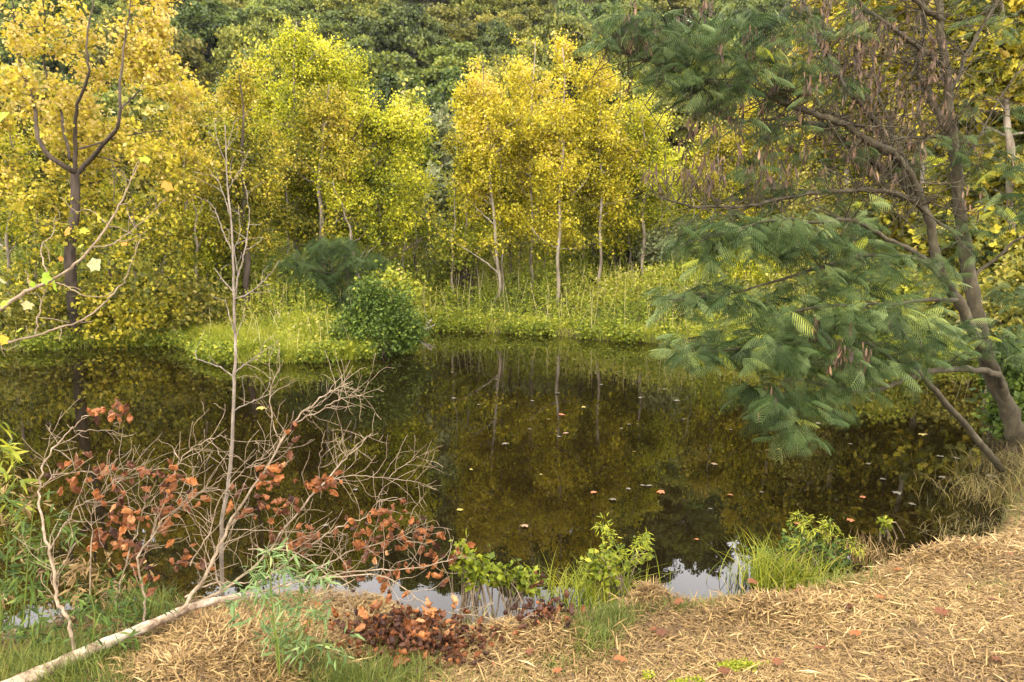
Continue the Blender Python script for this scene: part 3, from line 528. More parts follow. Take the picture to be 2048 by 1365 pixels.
p = land_points(46000, (-9.5, -1.5), (13, 19), -.06, 3.0); p = p[(np.sin(p[:, 0] * 4.1) * np.sin(p[:, 1] * 5.3 + p[:, 0]) > -.45 + rng.normal(0, .35, len(p)))]; p = p[p[:, 1] < 17.5]; blades(mb, p, rng.uniform(.08, .50, len(p)) * (.8 + .35 * np.sin(p[:, 0] * 3.1 + 1) * np.sin(p[:, 1] * 3.7)), .009, .8, 3)
tag(mb.build('grass_fringe', M['grass'], smooth=False), 'bright yellow green grass along the far shoreline and spit', 'grass', kind='stuff')
mb = MB(); ns = 17000; p = land_points(ns, (-15, 17), (13.0, 33), .35, 17); isl = (p[:, 0] > -9.2) & (p[:, 0] < -1.5) & (p[:, 1] < 17.6); p = p[~isl | (rng.random(ns) < .6)]; ns = len(p); isl = (p[:, 0] > -9.2) & (p[:, 0] < -1.5) & (p[:, 1] < 17.6)
hs = rng.uniform(.5, 1.5, ns) * np.where(isl, .45, 1) * (.7 + .3 * np.sin(p[:, 0] * 1.3) * np.sin(p[:, 1] * .9)) * (.3 + .7 * ss(.6, 3.5, sdist(p[:, 0], p[:, 1]))); lean = rng.normal(size=(ns, 3)) * np.array([.12, .12, 0]); tip = p + np.array([0, 0, 1.]) * hs[:, None] + lean
tubes(mb, np.stack([p, (p + tip) / 2, tip], 1), np.tile([.005, .004, .002], (ns, 1)), 3, cap=False, rnd=.2)
nl = 20; N = ns * nl; u = rng.uniform(.15, 1.03, N)[:, None]; pos = np.repeat(p, nl, 0) * (1 - u) + np.repeat(tip, nl, 0) * u + rng.normal(size=(N, 3)) * .07
patch = .25 * np.sin(pos[:, 0] * .9 + 2) * np.sin(pos[:, 1] * 1.1)
scatter(mb, FOLD[0] * np.array([1, .7, 1]), FOLD[1], pos, leafR(N, up=.6, droop=.4), rng.uniform(.05, .12, N), clamp01(.42 + patch + rng.normal(0, .2, N)))
ps = land_points(5200, (-16, 16), (12.5, 24), -.10, .22); ps = ps[np.sin(ps[:, 0] * 2.9) + np.sin(ps[:, 0] * 6.7 + 2) + rng.normal(0, .5, len(ps)) > 0.1]; ne = len(ps) * 12
pe = np.repeat(ps, 12, 0) + rng.normal(size=(ne, 3)) * .06; pe[:, 2] = np.maximum(pe[:, 2], 0) + rng.uniform(0, .26, ne); scatter(mb, FOLD[0], FOLD[1], pe, leafR(ne, up=.5, droop=.6), rng.uniform(.04, .10, ne), clamp01(rng.normal(.26, .2, ne)))
nd = 900; pd = land_points(nd, (-15, 16), (13, 26), .1, 8); td = pd + np.column_stack([rng.normal(size=nd) * .15, rng.normal(size=nd) * .15, rng.uniform(.5, 1.25, nd) * np.where((pd[:, 1] < 17.6) & (pd[:, 0] < -1.5), .6, 1)]); tubes(mb, np.stack([pd, (pd + td) / 2 + rng.normal(size=pd.shape) * .03, td], 1), np.tile([.006, .005, .003], (nd, 1)), 3, cap=False, rnd=.98)
tag(mb.build('weeds', M['weed'], smooth=False), 'tall yellow green weeds covering the far bank', 'weeds', kind='stuff')
# ------------------------------------------------------------------ mimosa (silk tree) on the right bank
def frond_template(npair=13, seg=3):
    v = []; f = []
    xs = np.linspace(0, 1, 7); zc = lambda x: -.42 * x * x
    for x in xs: v += [[x, .006, zc(x)], [x, -.006, zc(x)]]
    for k in range(6): f.append([2 * k, 2 * k + 1, 2 * k + 3, 2 * k + 2])
    for i in range(npair):
        x = .16 + .82 * i / (npair - 1); L = .43 * math.sin(pi * (.22 + .68 * i / (npair - 1))) ** .7
        for s in (-1, 1):
            b = len(v); fw = .42
            for k in range(seg + 1):
                u = k / seg; px = x + fw * L * u + .05 * u * u; py = s * L * u * (1 - .10 * u); pz = zc(x) - .95 * L * u * u
                w = .0165 * (1 - .55 * abs(2 * u - .9) ** 2); v += [[px - w, py, pz], [px + w, py, pz]]
            for k in range(seg): f.append([b + 2 * k, b + 2 * k + 1, b + 2 * k + 3, b + 2 * k + 2])
    return np.array(v), f
FR = frond_template(10)
POD = (np.array([[0, 0, 0], [.3, .085, .02], [.3, -.085, -.02], [.7, .09, -.03], [.7, -.09, .03], [1, 0, 0]]), [[0, 2, 1], [1, 2, 4, 3], [3, 4, 5]])
def mimosa():
    b0 = P(2030, 880, 7.4); b0[2] = gz1(b0[0], b0[1]) - .05
    e = thing('mimosa_tree', 'feathery leaved mimosa tree with several bare stems leaning over the pond at right', 'tree', tuple(b0))
    ST = [  # strokes: points (px,py,D), r0, r1
     ([(2034, 885, 7.4), (2020, 820, 7.35), (1985, 760, 7.3), (1960, 660, 7.2), (1940, 560, 7.2), (1922, 460, 7.2), (1915, 360, 7.2), (1905, 270, 7.2), (1893, 150, 7.2), (1880, 50, 7.2), (1872, -60, 7.2)], .088, .028),
     ([(2020, 850, 7.45), (2000, 760, 7.2), (1960, 690, 7.0), (1914, 600, 6.9), (1880, 540, 6.85), (1860, 450, 6.8), (1838, 390, 6.8), (1815, 340, 6.7), (1785, 305, 6.6)], .058, .028),
     ([(1785, 305, 6.6), (1740, 285, 6.5), (1690, 250, 6.4), (1640, 232, 6.3), (1570, 205, 6.2), (1500, 182, 6.1), (1420, 165, 5.9), (1350, 140, 5.8), (1262, 108, 5.7), (1205, 98, 5.6)], .036, .008),
     ([(1815, 340, 6.7), (1775, 300, 6.8), (1755, 250, 6.8), (1700, 190, 6.7), (1660, 120, 6.6), (1620, 40, 6.5), (1590, -40, 6.4)], .032, .012),
     ([(1855, 430, 6.8), (1824, 400, 6.7), (1780, 385, 6.6), (1724, 380, 6.5), (1630, 386, 6.3), (1549, 400, 6.1), (1474, 415, 5.9), (1374, 410, 5.7), (1310, 388, 5.6)], .028, .006),
     ([(1838, 400, 6.8), (1780, 350, 6.9), (1710, 300, 6.9), (1660, 262, 6.9), (1600, 240, 6.8), (1540, 238, 6.7), (1470, 245, 6.6), (1390, 215, 6.5)], .03, .006),
     ([(1905, 275, 7.2), (1870, 275, 7.1), (1799, 277, 7.0), (1740, 262, 6.9), (1660, 225, 6.8), (1600, 215, 6.7)], .02, .006),
     ([(1916, 300, 7.2), (1884, 240, 7.2), (1844, 165, 7.3), (1834, 125, 7.3), (1850, 60, 7.3), (1844, -40, 7.3)], .04, .02),
     ([(1900, 150, 7.2), (1860, 110, 7.1), (1790, 60, 7.0), (1720, 5, 6.9), (1690, -40, 6.8)], .026, .012),
     ([(1885, 40, 7.2), (1850, 20, 7.1), (1800, -30, 7.0)], .03, .018),
     ([(1902, 180, 7.2), (1940, 100, 7.3), (1985, 20, 7.4), (2010, -50, 7.4)], .022, .012),
     ([(1908, 330, 7.2), (1950, 290, 7.2), (2010, 180, 7.3), (2060, 120, 7.3)], .012, .006),
     ([(1938, 560, 7.2), (1990, 520, 7.2), (2035, 480, 7.1), (2070, 470, 7.0)], .02, .01),
     ([(1880, 540, 6.85), (1820, 500, 6.6), (1760, 470, 6.4), (1700, 440, 6.2), (1640, 445, 6.0), (1560, 440, 5.8), (1470, 460, 5.7), (1400, 480, 5.6)], .024, .006),
     ([(1900, 580, 6.9), (1840, 520, 6.6), (1740, 510, 6.4), (1660, 530, 6.2), (1560, 560, 6.0), (1450, 590, 5.8), (1350, 600, 5.7)], .022, .005),
     ([(1914, 600, 6.9), (1850, 600, 6.5), (1760, 610, 6.2), (1660, 610, 5.9), (1560, 630, 5.7), (1480, 640, 5.6)], .02, .006),
     ([(2005, 770, 7.2), (1990, 748, 7.0), (1940, 740, 6.8), (1880, 740, 6.5), (1830, 752, 6.2), (1780, 772, 6.0), (1720, 785, 5.8), (1650, 772, 5.6), (1580, 760, 5.5), (1540, 790, 5.45)], .034, .006),
     ([(1830, 752, 6.2), (1740, 690, 5.9), (1660, 680, 5.7), (1560, 690, 5.6), (1450, 700, 5.5), (1370, 705, 5.5)], .016, .005),
     ([(1780, 772, 6.0), (1700, 740, 5.8), (1620, 730, 5.6), (1560, 720, 5.5)], .012, .005),
     ([(1580, 760, 5.5), (1560, 800, 5.45), (1540, 840, 5.4)], .008, .004),
     ([(1932, 500, 7.2), (1900, 460, 7.4), (1850, 420, 7.6), (1800, 300, 7.8), (1760, 200, 7.9), (1740, 100, 7.9)], .02, .01),
    ]
    mb = MB(); sk = []; sr = []
    for pts, r0, r1 in ST:
        n = 4 * len(pts); p_ = smooth_path([P(*q) for q in pts], n); p_ = p_ + rng.normal(size=p_.shape) * .006
        rr = np.linspace(r0, r1, n) ** 1; rr = rr * (1 + .08 * rng.normal(size=n))
        tubes(mb, p_, rr, 9, cap=False); sk.append(p_); sr.append(rr)
    SP = np.concatenate(sk); SR = np.concatenate(sr)
    CL = [ # px,py,rx,ry,D,n clusters
     (1250, 45, 50, 45, 5.7, 26), (1330, 90, 80, 55, 5.7, 46), (1440, 50, 90, 30, 5.9, 30), (1400, 100, 70, 18, 5.7, 18), (1450, 140, 100, 24, 5.8, 30), (1560, 60, 80, 34, 6.0, 26), (1570, 125, 80, 24, 6.0, 24), (1590, 170, 60, 60, 6.1, 26), (1420, 205, 70, 25, 6.0, 18), (1500, 250, 70, 22, 6.2, 12), (1215, 95, 35, 12, 5.6, 6), (1330, 160, 50, 25, 5.7, 10),
     (1680, 60, 60, 60, 6.5, 14), (1760, 30, 60, 50, 6.8, 12), (1680, 200, 50, 40, 6.6, 6), (1950, 30, 90, 60, 7.2, 12), (1850, 300, 60, 25, 6.9, 9), (1930, 300, 60, 30, 7.0, 10), (2000, 330, 50, 35, 6.9, 10), (2030, 420, 40, 40, 6.3, 12), (1990, 240, 50, 40, 7.2, 7),
     (1600, 250, 80, 30, 6.5, 8), (1560, 320, 70, 26, 6.2, 14), (1660, 300, 60, 30, 6.5, 8), (1450, 330, 60, 20, 6.1, 4),
     (1520, 455, 130, 32, 5.9, 52), (1430, 475, 70, 26, 5.7, 24), (1620, 485, 130, 45, 6.0, 46), (1420, 520, 40, 22, 5.7, 8), (1700, 430, 90, 40, 6.5, 18), (1570, 380, 80, 22, 6.1, 12),
     (1760, 540, 120, 50, 6.4, 44), (1640, 560, 120, 40, 6.1, 34), (1880, 560, 60, 50, 6.7, 14), (1480, 590, 90, 25, 5.8, 22), (1380, 598, 60, 12, 5.7, 12),
     (1580, 635, 130, 35, 5.7, 44), (1700, 640, 130, 50, 5.9, 60), (1820, 660, 100, 50, 6.1, 44), (1930, 680, 80, 40, 6.5, 22), (1470, 690, 100, 28, 5.55, 40), (1370, 695, 40, 12, 5.5, 10), (1400, 600, 80, 20, 5.7, 12), (1560, 700, 120, 35, 5.6, 40), (1680, 720, 120, 40, 5.7, 44), (1800, 720, 70, 30, 6.0, 14), (1920, 480, 60, 60, 7.0, 12), (2030, 600, 60, 60, 7.2, 16), (2020, 700, 50, 40, 7.3, 14),
     (1540, 785, 60, 28, 5.45, 22), (1600, 800, 50, 26, 5.5, 14), (1560, 845, 48, 26, 5.4, 14), (1500, 775, 24, 12, 5.4, 5), (1690, 770, 50, 25, 5.7, 8)]
    tg = []; 
    for px, py, rx, ry, D, n in CL:
        n = int(n * (.5 if (py < 330 and px > 1620) else 55/100 if py < 330 else .72)); u = rvec(n) * (rng.random(n) ** .4)[:, None]; c = P(px, py, D); tg.append(c + u * np.array([MM(rx, D), .45, MM(ry, D)]))
    tg = np.concatenate(tg); n = len(tg)
    tg = tg[rng.permutation(n)]; TW, TR = attach(SP, SR, tg, 6, .012, wz=.3); tubes(mb, TW, TR, 4, cap=False); order_tip = TW[:, -1]; a = TW[:, 2]; tg = order_tip
    # bare side twigs in the upper middle
    k = len(SP); ii = rng.choice(k, 1700); a2 = SP[ii]; keep = (a2[:, 2] > 2.45) ; a2 = a2[keep]; ii = ii[keep]; m2 = len(a2)
    dr = rvec(m2) * np.array([.8, .6, .7]) + np.array([-.25, 0, .1]); L2 = rng.uniform(.15, .75, m2)[:, None]; e2 = a2 + norm(dr) * L2; md = (a2 + e2) / 2 + rng.normal(size=a2.shape) * .08 * L2
    tubes(mb, np.stack([a2, (a2 + md) / 2, md, (md + e2) / 2, e2], 1), np.minimum(SR[ii] * .5, .006)[:, None] * np.array([1, .85, .7, .5, .3]), 4, cap=False)
    # pods hang in bunches from twigs
    PZ = [(1240, 60, 30, 40, 5.65, 9), (1262, 75, 20, 30, 5.6, 8), (1375, 70, 60, 60, 5.7, 7), (1290, 90, 40, 60, 5.7, 8), (1500, 80, 60, 60, 5.9, 8), (1600, 120, 60, 80, 6.0, 12), (1500, 210, 110, 40, 6.2, 40), (1650, 200, 110, 110, 6.6, 90), (1760, 170, 90, 130, 6.9, 90), (1640, 60, 120, 60, 6.4, 40), (1850, 180, 60, 120, 7.1, 30), (1420, 300, 80, 60, 6.0, 16), (1350, 345, 60, 22, 5.7, 16), (1480, 340, 110, 40, 5.9, 22), (1650, 340, 140, 50, 6.5, 36), (1620, 640, 12, 12, 5.55, 5), (1675, 690, 30, 50, 5.5, 12), (1725, 720, 14, 30, 5.5, 7), (1645, 700, 15, 30, 5.5, 6), (1520, 790, 30, 20, 5.35, 4), (1610, 780, 8, 8, 5.4, 2), (1790, 650, 20, 20, 5.9, 4), (1950, 380, 60, 80, 7.0, 14)]
    cc = []
    for px, py, rx, ry, D, m in PZ:
        u = rng.uniform(-1, 1, (m, 3)); cc.append(P(px, py, D) + u * np.array([MM(rx, D), .35, MM(ry, D)]))
    cc = np.concatenate(cc); d = np.linalg.norm(cc[:, None] - SP[None], axis=-1); j = np.argmin(d, 1); md = (SP[j] + cc) / 2 + rng.normal(size=cc.shape) * .03
    tubes(mb, np.stack([SP[j], md, cc], 1), np.tile([.004, .003, .002], (len(cc), 1)), 3, cap=False)
    mb.build('trunk', M['bark_mimosa'], e)
    # fronds
    per = 6; N = n * per; pos = np.repeat(tg, per, 0) + rng.normal(size=(N, 3)) * .045; dirs = norm(np.repeat(tg - a, per, 0)); 
    az = rng.uniform(0, 2 * pi, N); h = np.stack([np.cos(az), np.sin(az), rng.uniform(-.45, .15, N)], -1) + .5 * dirs * np.array([1, 1, .2])
    nr = norm(rng.normal(size=(N, 3)) * .3 + np.array([0, -.12, 1])); h = norm(h - nr * np.sum(h * nr, -1, keepdims=True) * .9)
    ly = clamp01(.36 + np.repeat(rng.normal(0, .17, n), per) + rng.normal(0, .13, N) + (rng.random(N) > .985) * .6)
    mb = MB(); scatter(mb, FR[0], FR[1], pos, frames(h, nr), rng.uniform(.08, .20, N), ly); mb.build('fronds', M['mimosa'], e, smooth=False)
    mb = MB(); k = 5; N = len(cc) * k; pos = np.repeat(cc, k, 0) + rng.normal(size=(N, 3)) * np.array([.018, .018, .03])
    ax = norm(rng.normal(size=(N, 3)) * .22 + np.array([0, 0, -1])); nr = rvec(N)
    scatter(mb, POD[0], POD[1], pos, frames(ax, nr), rng.uniform(.05, .11, N), clamp01(rng.normal(.34, .22, N)))
    tag(mb.build('seed_pods', M['pod'], e, smooth=False), kind='stuff')
mimosa()
# mimosa like shrub on the far bank
def far_mimosa():
    c = P(660, 560, 19.3); zb = gz1(c[0], c[1]); e = thing('mimosa_sapling', 'dark blue green feathery mimosa sapling under the yellow trees on the far bank', 'tree', (c[0], c[1], zb))
    tg = blob_points([(650, 485, 75, 12), (610, 520, 50, 12), (710, 515, 70, 14), (640, 550, 80, 16), (720, 575, 60, 16), (620, 590, 60, 16), (750, 545, 40, 10), (680, 610, 60, 12)], 170, 19.3); tg[:, 2] = np.maximum(tg[:, 2], zb + .3)
    b0 = np.array([c[0], c[1], zb - .05]); tp, tr, limbs, tw, twr = grow([b0, P(662, 540, 19.3), P(665, 490, 19.3)], [.05, .04, .02], tg, 14, bias=.2)
    mb = MB(); tubes(mb, tp, tr, 6)
    for p_, r_ in limbs: tubes(mb, p_, r_, 4, cap=False)
    tubes(mb, tw, twr, 3, cap=False); mb.build('trunk', M['bark_mimosa'], e)
    N = len(tg) * 7; pos = np.repeat(tg, 7, 0) + rng.normal(size=(N, 3)) * .10; az = rng.uniform(0, 6.28, N); h = np.stack([np.cos(az), np.sin(az), rng.uniform(-.5, .1, N)], -1)
    T5 = frond_template(8, 2); mb = MB(); scatter(mb, T5[0], T5[1], pos, frames(h, norm(rng.normal(size=(N, 3)) * .2 + np.array([0, 0, 1]))), rng.uniform(.25, .42, N), clamp01(rng.normal(.3, .14, N)))
    mb.build('fronds', M['mimosa'], e, smooth=False)
far_mimosa()
# leaning dead pole over the water by the mimosa
def pole():
    pts = [P(1822, 725, 6.1), P(1868, 780, 6.25), P(1930, 850, 6.5), P(1975, 905, 6.6), P(2003, 940, 6.65)]
    o = MB(); tubes(o, smooth_path(pts, 24) + rng.normal(size=(24, 3)) * .004, np.linspace(.022, .036, 24), 9)
    e = tag(o.build('leaning_pole', M['bark_mimosa'], loc=tuple(pts[-1])), 'bare dark trunk leaning out over the pond under the mimosa', 'dead trunk')
pole()
# ------------------------------------------------------------------ ivy clad stump and right bank vegetation
def leafmass(name, label, cat, blobs, D, mat, n, nl, lsize, spread, tmpl=FOLD, up=.5, stems=True, base=None, droop=.25, mean=.42, part='foliage', stem_mat='bark_twig', group=None, flat=1.0):
    tg = blob_points(blobs, n, D); c = P(blobs[0][0], blobs[0][1], D) if base is None else np.asarray(base, float); zb = gz1(c[0], c[1]) if sdist(np.array([c[0]]), np.array([c[1]]))[0] > 0 else -.02
    e = thing(name, label, cat, (c[0], c[1], zb), group); tg[:, 2] = np.maximum(tg[:, 2], np.maximum(gz(tg[:, 0], tg[:, 1]), 0) + .03)
    b = np.array([c[0], c[1], zb]) + rng.normal(size=(n, 3)) * np.array([.08, .05, 0]); mid = b * .4 + tg * .6; mid[:, 2] = b[:, 2] * .35 + tg[:, 2] * .65 + .05
    mb = MB(); k = min(n, 50); tubes(mb, np.stack([b, (b + mid) / 2 + rng.normal(size=b.shape) * .01, mid, tg], 1)[:k], np.array([.006, .005, .004, .002]) * np.ones((k, 1)), 4, cap=False); mb.build('stems', M[stem_mat], e)
    N = n * nl; pos = np.repeat(tg, nl, 0) + rng.normal(size=(N, 3)) * spread * np.array([1, 1, flat]); pos[:, 2] = np.maximum(pos[:, 2], np.maximum(gz(pos[:, 0], pos[:, 1]), 0) + .01)
    mb = MB(); scatter(mb, tmpl[0], tmpl[1], pos, leafR(N, up=up, droop=droop), lsize * rng.uniform(.55, 1.3, N), clamp01(mean + np.repeat(rng.normal(0, .12, n), nl) + rng.normal(0, .18, N)))
    mb.build(part, M[mat], e, smooth=False); return e
leafmass('ivy_thicket', 'dark leafy vine thicket at the foot of the mimosa on the right edge', 'vine', [(2035, 745, 40, 60), (2050, 830, 45, 50), (2010, 700, 25, 20)], 7.7, 'darkbush', 110, 55, .07, .10, base=P(2045, 850, 7.7))
leafmass('bank_shrub', 'yellow green leafy shrub growing on the right bank behind the mimosa trunk', 'shrub', [(2030, 640, 50, 60), (2045, 560, 30, 40)], 9.4, 'olive', 70, 40, .09, .14, base=(6.9, 10.2, .3))
def tuft(name, label, cat, px, py, D, n, h, w, mat, lean=.6, rad=.06, group=None, z=None, rx=1.0):
    c = P(px, py, D); zb = z if z is not None else max(gz1(c[0], c[1]), 0.0) - .01
    base = np.array([c[0], c[1], zb]) + rng.normal(size=(n, 3)) * np.array([rad * rx, rad, 0]); 
    if z is None: base[:, 2] = np.maximum(gz(base[:, 0], base[:, 1]), 0) - .01
    mb = MB(); blades(mb, base, rng.uniform(.4, 1.1, n) * h, w, lean, 5); return tag(mb.build(name, M[mat], smooth=False, loc=(c[0], c[1], zb)), label, cat, group)
tuft('grass_tussock', 'dark olive grass tussock drooping to the water below the leaning dark trunk', 'grass tussock', 2030, 960, 6.2, 700, .28, .007, 'drygrass', .9, .22, rx=1.2)
tuft('grass_tussock', 'olive grass tussock at the right edge behind the straw covered bank', 'grass tussock', 2060, 900, 6.9, 700, .30, .008, 'drygrass', .8, .22)
tuft('grass_tussock', 'long brownish grass laid over the bank edge at the far right', 'grass tussock', 1990, 1040, 5.4, 500, .14, .006, 'drygrass', 1.1, .22, rx=1.4)
# ------------------------------------------------------------------ near bank: straw, grass, moss
def near_pts(n, smin=.02, xr=(-5, 7.5), yr=(2.0, 9.5)):
    out = []; c = 0
    while c < n:
        y = yr[0] + (yr[1] - yr[0]) * rng.random(n) ** 1.6; x = rng.uniform(*xr, n); s = sdist(x, y); k = (s > smin) & (np.abs(x) < y * .74 + .35); o = np.stack([x, y], -1)[k]; out.append(o); c += len(o)
    p = np.concatenate(out)[:n]; return np.column_stack([p, gz(p[:, 0], p[:, 1])])
STRIP = (np.array([[0, .5, 0], [0, -.5, 0], [.33, .6, .06], [.33, -.6, .04], [.68, .5, .05], [.68, -.5, .07], [1, .12, 0], [1, -.12, 0]]), [[0, 1, 3, 2], [2, 3, 5, 4], [4, 5, 7, 6]])
def litter(mb, p, L, wr, tilt=.22, zo=.03, tm=STRIP, mean=.45, sd_=.22):
    n = len(p); nr = norm(rng.normal(size=(n, 3)) * tilt + np.array([0, 0, 1])); ax = rvec(n); ax = norm(ax - nr * np.sum(ax * nr, -1, keepdims=True)); R = frames(ax, nr)
    L = L * rng.uniform(.5, 1.4, n); R = R.copy(); R[:, :, 1] *= (wr / L)[:, None] if np.ndim(wr) == 0 else (wr / L)[:, None]
    R[:, :, 2] *= rng.uniform(-1, 2, n)[:, None]
    pos = p + np.stack([p[:, 0] * 0, p[:, 0] * 0, rng.uniform(.0, zo, n)], -1); scatter(mb, tm[0], tm[1], pos, R, L, clamp01(mean + .18 * np.sin(p[:, 0] * 2.3) * np.sin(p[:, 1] * 3.1) + rng.normal(0, sd_, n)))
mb = MB()
def thin(p): return p[(p[:, 1] + .35 * np.sin(p[:, 0] * 3) < 5.1) & (np.sin(p[:, 0] * 3.7 + 1) * np.sin(p[:, 1] * 4.3) + .5 * np.sin(p[:, 0] * 9) * np.sin(p[:, 1] * 11) < rng.uniform(.35, 1.5, len(p)))]
p = thin(near_pts(190000)); litter(mb, p, .046, .0028, tilt=.13)
p = thin(near_pts(45000)); litter(mb, p, .028, .006, tilt=.4, zo=.02, mean=.38)
p = thin(near_pts(2600)); litter(mb, p, .14, .005, tilt=.12, zo=.04, mean=.6)
p = thin(near_pts(16000)); litter(mb, p, .04, .010, tilt=.5, zo=.02, mean=.05, sd_=.10)
# heaps of dry bamboo leaves
for (px, py, rx, ry, n, h) in [(430, 1260, 130, 80, 9000, .08), (330, 1330, 120, 50, 5000, .05), (560, 1330, 90, 50, 3500, .05), (1295, 1150, 36, 16, 800, .035), (1110, 1230, 80, 40, 3000, .04), (1010, 1215, 60, 20, 1500, .04), (200, 1225, 90, 30, 1500, .05), (1850, 1075, 160, 28, 4000, .07), (1560, 1185, 160, 30, 3500, .07)]:
    u = rng.normal(size=(n, 2)) * .5; g = np.array([G(px + rx * a, py + ry * b, .45) for a, b in u]); g[:, 2] = np.maximum(gz(g[:, 0], g[:, 1]), 0.02) + rng.random(n) * h * np.exp(-(u ** 2).sum(1))
    litter(mb, g, .06, .0048, tilt=.38, zo=.01, mean=.48, sd_=.24)
tag(mb.build('straw_litter', M['straw'], smooth=False), 'dry tan straw and dead bamboo leaves covering the near bank', 'straw', kind='stuff')
mb = MB()
for (px, py, rx, ry, n, h) in [(1180, 1225, 60, 45, 1500, .09), (1230, 1190, 50, 25, 900, .08), (700, 1330, 140, 40, 2200, .10), (800, 1290, 90, 40, 900, .09), (1000, 1330, 150, 50, 700, .05), (100, 1300, 140, 60, 2600, .14), (270, 1180, 90, 40, 1200, .16), (220, 1350, 120, 30, 900, .08), (1400, 1170, 200, 15, 500, .08), (1650, 1130, 120, 15, 500, .10), (2000, 1150, 80, 30, 200, .05), (950, 1180, 40, 15, 260, .16), (1050, 1340, 60, 20, 300, .04), (1300, 1310, 160, 40, 500, .035), (1120, 1270, 90, 30, 500, .05), (1500, 1240, 160, 30, 300, .04), (1750, 1180, 150, 30, 300, .04), (600, 1300, 80, 50, 700, .1)]:
    u = rng.normal(size=(n, 2)) * .5; g = np.array([G(px + rx * a, py + ry * b, .45) for a, b in u]); s = sdist(g[:, 0], g[:, 1]); g = g[s > -.05]; g[:, 2] = np.maximum(gz(g[:, 0], g[:, 1]), -.02); blades(mb, g, rng.uniform(.4, 1.2, len(g)) * h, .004, .6, 3)
p = near_pts(26000); p = p[(p[:, 1] > 4.9)]; blades(mb, p, rng.uniform(.04, .11, len(p)), .005, .9, 3); p = near_pts(2600); blades(mb, p, rng.uniform(.02, .06, len(p)), .003, .5, 3)
tag(mb.build('green_grass', M['bankgrass'], smooth=False), 'short green grass sprouting through the straw on the near bank', 'grass', kind='stuff')
mb = MB()
for (px, py, rx, ry, n) in [(1370, 1328, 34, 12, 900), (1480, 1300, 34, 8, 700), (1440, 1345, 20, 6, 300), (1350, 1362, 30, 6, 350), (1560, 1362, 30, 5, 250), (1300, 1300, 12, 5, 120)]:
    u = rng.normal(size=(n, 2)) * .5; g = np.array([G(px + rx * a, py + ry * b, .5) for a, b in u]); g[:, 2] = gz(g[:, 0], g[:, 1]) + .02 + rng.random(n) * .018; scatter(mb, FOLD[0], FOLD[1], g, leafR(n, up=.6), .016, clamp01(rng.normal(.5, .2, n)))
tag(mb.build('moss', M['grass'], smooth=False), 'bright green moss patches on the straw covered bank', 'moss', kind='stuff')
# ------------------------------------------------------------------ shoreline plants
def bamboo(label, stems, mat, D, nl=26, lsize=.11, name='bamboo_plant', cat='bamboo', spread=.05, tipfrac=.45, group=None, stem_mat='bamboo', mean=.45, r=.004):
    """stems: list of pixel polylines from base to tip"""
    b = P(stems[0][0][0], stems[0][0][1], D); b[2] = max(gz1(b[0], b[1]), 0) ; e = thing(name, label, cat, tuple(b), group)
    mb = MB(); pos = []; dirs = []
    for si, s in enumerate(stems):
        dd = D + rng.uniform(-.12, .12); p_ = smooth_path([P(x, y, dd) for x, y in s], 14); g0 = np.maximum(gz(p_[:1, 0], p_[:1, 1]), 0)[0]
        p_[0, 2] = min(p_[0, 2], g0 - .01); tubes(mb, p_, np.linspace(r, .0015, 14), 5, cap=False, rnd=.75)
        k = nl; u = 1 - rng.random(k) ** 1.3 * (1 - tipfrac) ; i = np.clip(u * 13, 0, 12.99); a = i.astype(int); q_ = p_[a] + (p_[a + 1] - p_[a]) * (i - a)[:, None]
        az = rng.uniform(0, 6.28, k); o = np.stack([np.cos(az), np.sin(az), rng.uniform(-.6, .6, k)], -1); L = rng.uniform(.2, 1, k)[:, None] * spread * 2; tip = q_ + o * L
        tubes(mb, np.stack([q_, (q_ + tip) / 2 + np.array([0, 0, .004]), tip], 1), np.tile([.0014, .001, .0007], (k, 1)), 3, cap=False, rnd=.6)
        m = 5; pos.append(np.repeat(tip, m, 0) + rng.normal(size=(k * m, 3)) * .012); dirs.append(np.repeat(o, m, 0))
    mb.build('stems', M[stem_mat], e)
    pos = np.concatenate(pos); dirs = np.concatenate(dirs); n = len(pos); ax = norm(dirs + rng.normal(size=(n, 3)) * .6 - np.array([0, 0, .25])); nr = norm(rng.normal(size=(n, 3)) * .5 + np.array([0, 0, 1]))
    mb = MB(); scatter(mb, LANCE[0], LANCE[1], pos, frames(ax, nr), lsize * rng.uniform(.5, 1.25, n), clamp01(rng.normal(mean, .2, n))); mb.build('leaves', M[mat], e, smooth=False); return e
bamboo('green bamboo spray hanging at the left edge beside the dead branch stem', [[(40, 1330), (50, 1200), (60, 1080), (70, 1000)], [(20, 1320), (30, 1200), (20, 1100), (5, 1040)], [(60, 1330), (90, 1200), (100, 1090), (90, 1030)], [(0, 1330), (0, 1180), (-20, 1050), (-30, 980)], [(50, 1320), (70, 1150), (110, 1080), (130, 1060)], [(30, 1330), (45, 1230), (30, 1180), (10, 1150)], [(70, 1330), (80, 1260), (70, 1190), (60, 1150)], [(0, 1330), (10, 1280), (20, 1230), (30, 1220)]], 'bamboo', 3.35, nl=17, lsize=.07)
bamboo('tall drying bamboo at the left edge with long narrow leaves', [[(-60, 1330), (-60, 1100), (-40, 900), (-12, 800)], [(-60, 1330), (-60, 1120), (-25, 960), (-5, 900)], [(-80, 1330), (-70, 1000), (-60, 760), (-25, 690)], [(-50, 1330), (-30, 1150), (-5, 1000), (15, 950)]], 'weed', 3.5, nl=12, lsize=.10, mean=.45)
